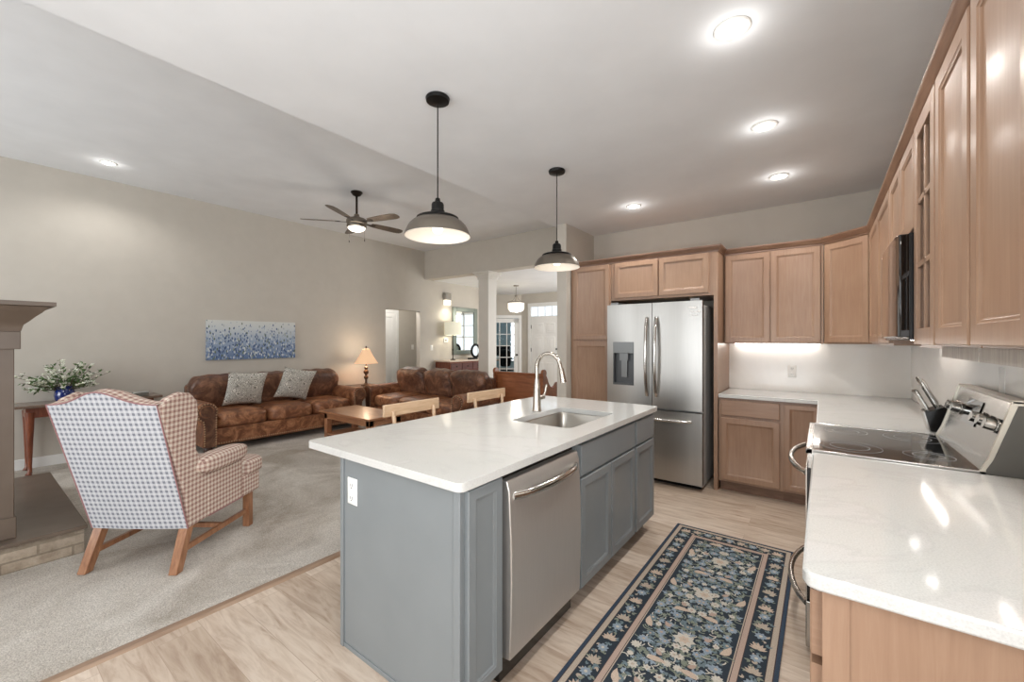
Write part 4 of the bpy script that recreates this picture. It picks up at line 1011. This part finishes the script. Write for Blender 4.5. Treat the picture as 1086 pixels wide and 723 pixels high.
for s in (-1, 1):
    # wing: profile in (y,z), extruded in x with a small flare
    wp = [(-.335, .25), (-.365, .45), (-.465, .75), (back_pt(0, 1.0), 1.02), (-.50, 1.065), (-.42, 1.09), (-.34, 1.075), (-.285, 1.02), (-.272, .93), (-.285, .82), (-.275, .72), (-.235, .64), (-.17, .59), (-.17, .40), (-.17, .25)]
    wm = MB(); A = []; Bv = []
    for (y, z) in wp:
        fl_ = .015 * max(0, (z - .6) / .4) * (1 + (y + .5) * 1.2)
        A.append(wm.b.verts.new((s * (.30 + fl_), y, z))); Bv.append(wm.b.verts.new((s * (.255 + fl_), y, z)))
    k = len(wp)
    for i in range(k): wm.b.faces.new((A[i], A[(i + 1) % k], Bv[(i + 1) % k], Bv[i]))
    wm.b.faces.new(A); wm.b.faces.new(Bv[::-1])
    wg = wm.build('wing', 'gingred', wc, smooth=40, uv=True, bev=.014)
    # arm side panel
    sp_ = MB().box(min(s * .24, s * .30), max(s * .24, s * .30), -.18, .16, .25, .58)
    arm = sp_.build('arm', 'gingred', wc, uv=True, bev=.012)
    MB().cushion((s * .285, -.045, .60), (.14, .45, .125), 3.2, 12, (0, .05, 0)).build('arm_roll', 'gingred', arm, smooth=80, uv=True)
    MB().tube([(s * .302, -.175, .26), (s * .302, .16, .26)], .004, 6).build('side_piping', 'piping', arm)
MB().box(-.27, .27, -.28, .33, .25, .37).build('seat_rail', 'gingred', wc, uv=True, bev=.015)
sc_ = MB().cushion((0, .02, .43), (.47, .60, .14), 6, 12, (0, .02, .12)).build('seat_cushion', 'gingred', wc, smooth=80, uv=True)
MB().cushion((0, .30, .445), (.63, .24, .135), 5, 12, (0, .05, .05)).build('cushion_front', 'gingred', sc_, smooth=80, uv=True)
MB().box(-.297, .297, .165, .365, .25, .40).build('front_rail', 'gingred', wc, uv=True, bev=.015)
def leg4(mb, b0, b1, w0, w1):
    A = [mb.b.verts.new((b0[0] + dx * w0, b0[1] + dy * w0, b0[2])) for dx, dy in ((-1, -1), (1, -1), (1, 1), (-1, 1))]
    Bq = [mb.b.verts.new((b1[0] + dx * w1, b1[1] + dy * w1, b1[2])) for dx, dy in ((-1, -1), (1, -1), (1, 1), (-1, 1))]
    for i in range(4): mb.b.faces.new((A[i], A[(i + 1) % 4], Bq[(i + 1) % 4], Bq[i]))
    mb.b.faces.new(A[::-1]); mb.b.faces.new(Bq); return mb
for s in (-1, 1):
    leg4(MB(), (s * .275 - (.02), -.38, 0), (s * .262, -.30, .27), .025, .027).build('leg', 'oakleg', wc, bev=.003)
    leg4(MB(), (s * .262, .275, 0), (s * .262, .275, .27), .024, .024).build('leg', 'oakleg', wc, bev=.003)
    leg4(MB(), (s * .265, -.33, .115), (s * .262, .27, .135), .001, .001)
    MB().box(s * .262 - .011, s * .262 + .011, -.335, .27, .105, .135).build('stretcher', 'oakleg', wc)
MB().box(-.255, .255, .0, .022, .105, .135).build('stretcher', 'oakleg', wc)
wc.location = (-3.527, .938, .01); wc.rotation_euler = (0, 0, R(36))

# ------------------------------------------------------------------ fireplace and hearth
hs = thing('fireplace', 'taupe painted fireplace with moulded mantel shelf on a raised stone hearth', 'fireplace', (-4.5, -.3, .008))
MB().box(-5.70, -3.90, -1.9, .50, .008, .165).build('hearth_base', 'stone', hs, uv=True)
MB().box(-5.715, -3.885, -1.9, .515, .165, .19).build('hearth_slab', 'hearthtop', hs, bev=.004)
MB().box(-4.9, -4.04, -1.6, .15, .19, 1.50).build('surround', 'fireside', hs)
MB().box(-4.04, -3.985, -.02, .21, .19, 1.44).build('pilaster', 'fireside', hs, bev=.004)
MB().box(-4.04, -3.975, -.03, .218, .19, .32).build('plinth', 'fireside', hs, bev=.004)
MB().box(-4.06, -3.965, -1.6, .235, 1.35, 1.46).build('frieze', 'fireside', hs, bev=.003)
mp = [(-.02, 1.46), (.02, 1.46), (.025, 1.48), (.03, 1.50), (.05, 1.52), (.075, 1.55), (.10, 1.575), (.12, 1.60), (.125, 1.61), (.155, 1.615), (.155, 1.64), (-.02, 1.64)]
MB().sweep([(-3.975, -1.6), (-3.975, .215), (-4.9, .215)], mp).build('mantel_shelf', 'fireside', hs)
MB().box(-4.9, -3.97, -1.6, .2, 1.47, 1.638).build('mantel_core', 'fireside', hs)

# ------------------------------------------------------------------ stools
st_ = thing('bar_stool', 'pale wooden counter stool nearer the camera tucked behind the island', 'stool', (-2.22, 2.04, .008), 'wooden counter stools behind the island')
bx_, by_ = -2.22, 2.04
XO = XC - .04
MB().box(bx_ - .18, bx_ + .16, by_ - .2, by_ + .2, .62, .65).build('seat', 'stool', st_, bev=.01)
MB().box(bx_ - .245, bx_ - .225, by_ - .26, by_ + .26, .865, .95).build('backrest', 'stool', st_, bev=.004)
MB().box(bx_ - .235, bx_ - .222, by_ - .235, by_ + .235, .765, .80).build('back_slat', 'stool', st_, bev=.003)
for s in (-1, 1):
    MB().tube([(bx_ - .20, by_ + s * .17, .008), (bx_ - .18, by_ + s * .18, .62), (bx_ - .215, by_ + s * .19, .9)], .014, 10).build('leg', 'plastic' if False else 'stool', st_)
    MB().tube([(bx_ + .17, by_ + s * .18, .008), (bx_ + .13, by_ + s * .17, .62)], .016, 10).build('leg', 'stool', st_)
    MB().box(bx_ - .19, bx_ + .16, by_ + s * .175 - .008, by_ + s * .175 + .008, .20, .225).build('stretcher', 'stool', st_)
dup(st_, (-2.22, 2.90, .008), None, 'pale wooden counter stool farther along behind the island faucet')

# ------------------------------------------------------------------ pew style bench
pw = thing('wooden_bench', 'reddish pine settle bench with scrolled ends beyond the island', 'bench', (-3.63, 5.25, 0))
x0, x1, yb = -4.17, -3.27, 5.13
MB().box(x0, x1, yb, yb + .025, .35, .90).build('backrest', 'bench', pw, bev=.004)
MB().tube([(x0, yb + .0, .905), (x1, yb + .0, .905)], .018, 12).build('top_rail', 'bench', pw)
MB().box(x0, x1, yb + .02, yb + .50, .42, .45).build('seat', 'bench', pw)
for x in (x0 - .02, x1 - .02):
    pf_ = [(yb - .02, 0), (yb - .01, .5), (yb - .03, .84)]
    for k in range(13):
        a = R(215 - 250 * k / 12); pf_.append((yb + .015 + .055 * math.cos(a), .925 + .055 * math.sin(a)))
    pf_ += [(yb + .09, .85), (yb + .13, .77), (yb + .18, .72), (yb + .25, .70), (yb + .31, .72), (yb + .36, .765), (yb + .42, .77), (yb + .46, .74), (yb + .47, .68), (yb + .44, .6), (yb + .46, .4), (yb + .48, 0), (yb + .38, 0), (yb + .34, .12), (yb + .14, .12), (yb + .08, 0)]
    MB().prism(pf_, 'x', x, x + .04).build('bench_end', 'bench', pw, bev=.004)

# ------------------------------------------------------------------ entrance hall furniture
ch = thing('sideboard', 'cherry red wooden sideboard with drawers and doors below the mirror', 'sideboard', (-6.68, 7.1, 0))
MB().box(-6.92, -6.47, 6.40, 7.85, .08, .94).build('body', 'cherry', ch)
MB().box(-6.925, -6.44, 6.37, 7.88, .94, .97).build('top', plain('cream_top', (216, 200, 184), .3), ch, bev=.004)
for k in range(4):
    y0 = 6.42 + .355 * k
    w1_ = wood('plum_front', (78, 44, 40), (98, 60, 56), (118, 78, 72), grain=(10, 2, 10)) if k == 0 else w1_
    dr = MB().slab((-6.47, y0, .76), (0, 1, 0), (1, 0, 0), .34, .15, .015).build('drawer_front', w1_, ch)
    MB().cyl((-6.455, y0 + .17, .835), (-6.435, y0 + .17, .835), .012, seg=10).build('knob', 'bronze', dr)
    MB().door((-6.47, y0, .12), (0, 1, 0), (1, 0, 0), .34, .62, .015).build('door', w1_, ch)
MB().box(-6.90, -6.5, 6.42, 7.83, 0, .08).build('plinth', 'cherry', ch)
mi = thing('wall_mirror', 'rectangular silver framed mirror above the hall sideboard', 'mirror', (XW, 7.35, 1.1))
fm = MB()
for a in ((6.93, 7.05, 1.08, 2.20), (7.67, 7.79, 1.08, 2.20), (7.05, 7.67, 1.08, 1.18), (7.05, 7.67, 2.10, 2.20)): fm.box(XW, XW + .04, *a)
fm.build('frame', 'mirrorframe', mi, bev=.008)
MB().box(XW + .005, XW + .015, 7.05, 7.67, 1.18, 2.10).build('glass', 'mirror', mi)
dl = thing('buffet_lamp', 'lit lamp with pale drum shade on left end of sideboard', 'lamp', (-6.7, 6.72, .97))
MB().lathe([(0, 0), (.06, 0), (.06, .012), (.012, .03), (.010, .2), (.02, .23), (.010, .26), (.009, .62), (0, .62)], (-6.7, 6.72, .971), 20).build('base', 'bronze', dl)
MB().lathe([(.19, 1.53), (.19, 1.83), (.186, 1.83), (.186, 1.53)], (-6.7, 6.72, 0), 40).build('lamp_shade', 'drum', dl)
point('drum_light', (-6.7, 6.72, 1.66), 4, (1, .93, .78), .05)
so = thing('wall_sconce', 'small wall sconce glowing downwards high on the hall wall', 'wall sconce', (XW, 6.72, 2.3))
MB().box(XW, XW + .10, 6.64, 6.82, 2.34, 2.50).build('bracket', plain('grey_sconce', (150, 146, 138), .5), so, bev=.02)
MB().box(XW + .01, XW + .09, 6.65, 6.81, 2.22, 2.34).build('glass_shade', 'glasslit', so, bev=.01)
spot('sconce_light', (XW + .13, 6.72, 2.2), 4, (1, .92, .8), 150)
th = MB().box(XW, XW + .025, 6.66, 6.78, 1.37, 1.46); th.mi = 1; th.box(XW + .025, XW + .028, 6.68, 6.74, 1.40, 1.44)
# thermostat on wall beside sideboard
tag(th.build('thermostat', ['plastic', 'steeldk'], None, (XW, 6.6, 1.37), bev=.004), 'small white thermostat with grey screen below the hall sconce', 'thermostat')
rg = thing('ring_ornament', 'round dark ring ornament standing on the hall sideboard', 'ornament', (-6.6, 7.35, .97))
MB().tube([(-6.6, 7.38 + .14 * math.cos(a), 1.168 + .145 * math.sin(a)) for a in [2 * PI * k / 32 for k in range(33)]], .028, 10).build('ring', 'blackm', rg)
MB().box(-6.65, -6.55, 7.15, 7.4, .971, 1.01).build('base', 'blackm', rg, bev=.004)
MB().lathe([(.115, -.004), (.115, .004), (0, .006)], (-6.6, 7.38, 1.168), 24, 'x').build('glass', 'mirror', rg)
# hall pendant
hx, hy = -5.9, 8.05
hp_ = thing('hall_pendant', 'small lit glass drum pendant hanging in the entrance hall', 'pendant lamp', (hx, hy, 2.1))
MB().lathe([(0, H), (.065, H), (.06, H - .025), (0, H - .03)], (hx, hy, 0), 24).build('canopy', 'pewter', hp_)
MB().cyl((hx, hy, 2.50), (hx, hy, H - .02), .006, seg=8).lathe([(0, 2.52), (.03, 2.50), (.03, 2.46), (0, 2.45)], (hx, hy, 0), 16).build('stem', 'pewter', hp_)
ar = MB()
for k in range(4):
    a = k * PI / 2 + .5; ar.tube([(hx + .02 * math.cos(a), hy + .02 * math.sin(a), 2.47), (hx + .06 * math.cos(a), hy + .06 * math.sin(a), 2.40), (hx + .16 * math.cos(a), hy + .16 * math.sin(a), 2.33)], .005, 6)
ar.build('arm', 'pewter', hp_)
MB().lathe([(.19, 2.33), (.195, 2.31), (.195, 2.18), (.16, 2.12), (.08, 2.10), (0, 2.095), ], (hx, hy, 0), 28).build('glass_shade', 'glasslit', hp_, smooth=5)
MB().lathe([(.197, 2.34), (.202, 2.335), (.202, 2.315), (.197, 2.31)], (hx, hy, 0), 28).build('band', 'pewter', hp_)
point('hall_pendant_light', (hx, hy, 2.0), 16, (1, .93, .82), .1)
# office things beyond french door
dk = thing('office_desk', 'pale desk in the room behind the french door', 'desk', (-8.9, 11.4, 0))
MB().box(-9.9, -7.9, 11.1, 11.7, .72, .75).build('table_top', 'stool', dk)
for x in (-9.85, -7.99):
    for y in (11.13, 11.62): MB().box(x, x + .05, y, y + .05, 0, .72).build('leg', 'stool', dk)
oc = thing('office_chair', 'dark swivel office chair behind the french door', 'chair', (-8.25, 10.75, 0))
MB().cushion((-8.25, 10.75, .48), (.5, .5, .1), 4, 8).build('seat', 'blackm', oc, smooth=80)
MB().cushion((-8.15, 10.52, .85), (.46, .09, .55), 4, 8).build('backrest', 'blackm', oc, smooth=80)
MB().cyl((-8.25, 10.75, .1), (-8.25, 10.75, .45), .03).build('post', 'blackm', oc)
for k in range(5):
    a = k * 1.2566; MB().tube([(-8.25, 10.75, .1), (-8.25 + .28 * math.cos(a), 10.75 + .28 * math.sin(a), .035)], [.025, .02], 8).build('foot', 'blackm', oc)
mo = thing('computer_monitor', 'black computer monitor on the office desk', 'monitor', (-9.0, 11.5, .75))
MB().box(-9.3, -8.7, 11.5, 11.53, .88, 1.22).build('screen', 'blackm', mo, bev=.004)
MB().box(-9.02, -8.98, 11.53, 11.56, .76, 1.0).box(-9.12, -8.88, 11.45, 11.62, .751, .762).build('stand', 'blackm', mo)

# ------------------------------------------------------------------ rug with leaf and flower pattern
rug_cols = {'navy': (56, 64, 72), 'edge': (64, 76, 92), 'tan': (188, 174, 158), 'rose': (186, 164, 150), 'sage': (138, 144, 130), 'teal': (116, 132, 138), 'blue': (148, 162, 174), 'cream': (206, 200, 188), 'peach': (204, 184, 166), 'dark': (78, 66, 66)}
rk = list(rug_cols); ci = {k: i for i, k in enumerate(rk)}
def rug_mat(k):
    m_, nt_, b_ = nm('rug_' + k); f_ = noise(nt_, coords(nt_), 420, 2, .8); c_ = rug_cols[k]
    nt_.links.new(ramp(nt_, f_, [(.35, tuple(int(x * .78) for x in c_)), (.62, c_)]), b_.inputs['Base Color']); b_.inputs['Roughness'].default_value = 1; b_.inputs['Specular IOR Level'].default_value = .1
    return m_
RX0, RX1, RY0, RY1 = -.885, -.145, .90, 3.30; RZ = .009
rg = MB(); rg.mi = ci['edge']; rg.box(RX0, RX1, RY0, RY1, .001, RZ)
def rrct(ins, z, col):
    rg.mi = ci[col]; rg.poly([(RX0 + ins, RY0 + ins, RZ + z), (RX1 - ins, RY0 + ins, RZ + z), (RX1 - ins, RY1 - ins, RZ + z), (RX0 + ins, RY1 - ins, RZ + z)])
for ins, z, col in ((.016, .0001, 'dark'), (.020, .0002, 'tan'), (.044, .0003, 'dark'), (.047, .0004, 'navy'), (.134, .0005, 'dark'), (.137, .0006, 'rose'), (.160, .0007, 'dark'), (.163, .0008, 'tan'), (.168, .0009, 'navy')): rrct(ins, z, col)
rn = random.Random(11)
ZL = [.0010]
def flat(pts, col, z):
    rg.mi = ci[col]; rg.poly([(p[0], p[1], RZ + z) for p in pts])
def leafs(x, y, a, l_, w_, col, z=.0014, curl=.2):
    pts = []; n_ = 5
    for sd in (1, -1):
        for k in range(n_ + 1) if sd == 1 else range(n_ - 1, 0, -1):
            t_ = k / n_; ww = w_ * math.sin(PI * t_ ** .8) * sd; aa = a + curl * t_
            pts.append((x + math.cos(aa) * l_ * t_ - math.sin(aa) * ww, y + math.sin(aa) * l_ * t_ + math.cos(aa) * ww))
    flat(pts, col, z)
def flower(x, y, r_, n_, c1_, c2_, z=.0018):
    a0 = rn.uniform(0, 6)
    for k in range(n_): leafs(x, y, a0 + 2 * PI * k / n_, r_, r_ * .32, c1_, z + .00002 * k, .1)
    flat([(x + r_ * .28 * math.cos(a), y + r_ * .28 * math.sin(a)) for a in [2 * PI * k / 8 for k in range(8)]], c2_, z + .0004)
def curl_(x, y, a, l_, col, z=.0012, tw=.0028):
    P_ = []; k_ = rn.choice((-1, 1)) * rn.uniform(1.2, 2.6)
    xx, yy = x, y
    for s in range(9):
        P_.append((xx, yy, a)); a += k_ / 8; xx += math.cos(a) * l_ / 8; yy += math.sin(a) * l_ / 8
    Lf = [(p[0] - math.sin(p[2]) * tw, p[1] + math.cos(p[2]) * tw) for p in P_]; Rt = [(p[0] + math.sin(p[2]) * tw, p[1] - math.cos(p[2]) * tw) for p in P_]
    for s in range(8): flat([Lf[s], Rt[s], Rt[s + 1], Lf[s + 1]], col, z)
def inborder(x, y, m_=.0):
    dx = min(x - RX0, RX1 - x); dy = min(y - RY0, RY1 - y); d = min(dx, dy)
    if .060 + m_ < d < .120 - m_: return 'b'
    if d > .198 + m_: return 'f'
    return None
xc_ = (RX0 + RX1) / 2
def mir(fn2):   # mirrored pairs about the long axis
    stt = rn.getstate(); fn2(1); rn.setstate(stt); fn2(-1)
seedxy = []
def scatter(nmax, dmin, zone, xmax=None):
    out = []; tries = 0
    while len(out) < nmax and tries < nmax * 60:
        tries += 1; x = rn.uniform(xc_, RX1); y = rn.uniform(RY0, RY1)
        if inborder(x, y) != zone: continue
        if all((x - a) ** 2 + (y - b_) ** 2 > dmin ** 2 for a, b_ in out): out.append((x, y))
    return out
for (x, y) in scatter(760, .0175, 'f'):
    a = rn.uniform(0, 6.28); l_ = rn.uniform(.018, .032); cl_ = rn.choice(['sage', 'sage', 'teal', 'blue', 'teal']); typ = rn.random()
    for s in (1, -1):
        X_ = xc_ + s * (x - xc_); A_ = a if s == 1 else PI - a
        if typ < .6: leafs(X_, y, A_, l_, l_ * .22, cl_); leafs(X_, y, A_ + .9 * s, l_ * .8, l_ * .2, cl_, .00145); leafs(X_, y, A_ - .9 * s, l_ * .8, l_ * .2, cl_, .0015)
        else: stt = rn.getstate(); curl_(X_, y, A_, l_ * 1.8, 'sage' if typ < .85 else 'cream'); rn.setstate(stt)
for (x, y) in scatter(95, .05, 'f'):
    r_ = rn.uniform(.016, .027); n_ = rn.choice((6, 8, 9)); c1_ = rn.choice(['blue', 'cream', 'teal', 'cream']); c2_ = rn.choice(['cream', 'rose', 'tan'])
    for s in (1, -1): flower(xc_ + s * (x - xc_), y, r_, n_, c1_, c2_)
for k in range(10):     # big central blooms and peach leaves
    y = RY0 + .28 + k * (RY1 - RY0 - .5) / 9
    if k % 2 == 0: flower(xc_, y, .052, 8, 'cream', 'peach', .0024); flower(xc_, y, .028, 6, 'peach', 'tan', .0029)
    for s in (1, -1):
        d = .105 if k % 2 else .15
        leafs(xc_ + s * d, y, PI / 2 + s * (.9 if k % 2 else -.9), .085, .017, 'peach', .0026, .5 * s); leafs(xc_ + s * d * .5, y + .05, PI / 2 - s * 1.2, .045, .012, 'rose', .0027, .4 * s)
for (x, y) in scatter(260, .018, 'b'):
    a = rn.uniform(0, 6.28); l_ = rn.uniform(.018, .03); cl_ = rn.choice(['sage', 'teal', 'tan', 'sage'])
    for s in (1, -1):
        X_ = xc_ + s * (x - xc_); A_ = a if s == 1 else PI - a
        leafs(X_, y, A_, l_, l_ * .22, cl_); leafs(X_, y, A_ + .9 * s, l_ * .8, l_ * .2, cl_, .00145)
k = 0; y = RY0 + .09
while y < RY1 - .06:
    for s in (1, -1):
        x = xc_ + s * (RX1 - RX0) / 2 - s * .087
        if k % 2: flower(x, y, .028, 8, 'blue', 'cream')
        else:
            for q in range(7): leafs(x, y - .02, PI / 2 + (q - 3) * .45, .05 - .004 * abs(q - 3), .0075, 'peach' if k % 4 else 'tan', .0019 + .00003 * q, .1)
    y += .085; k += 1
for i in range(7):
    for yy in (RY0 + .087, RY1 - .087):
        x = RX0 + .16 + i * (RX1 - RX0 - .32) / 6
        if i % 2: flower(x, yy, .027, 8, 'blue', 'cream')
        else: flower(x, yy, .03, 6, 'tan', 'peach')
bmesh.ops.remove_doubles
o = rg.build('area_rug', [rug_mat(k) for k in rk], None, (xc_, 2.1, 0))
tag(o, 'navy floral runner rug with tan borders on floor beside the island', 'rug')
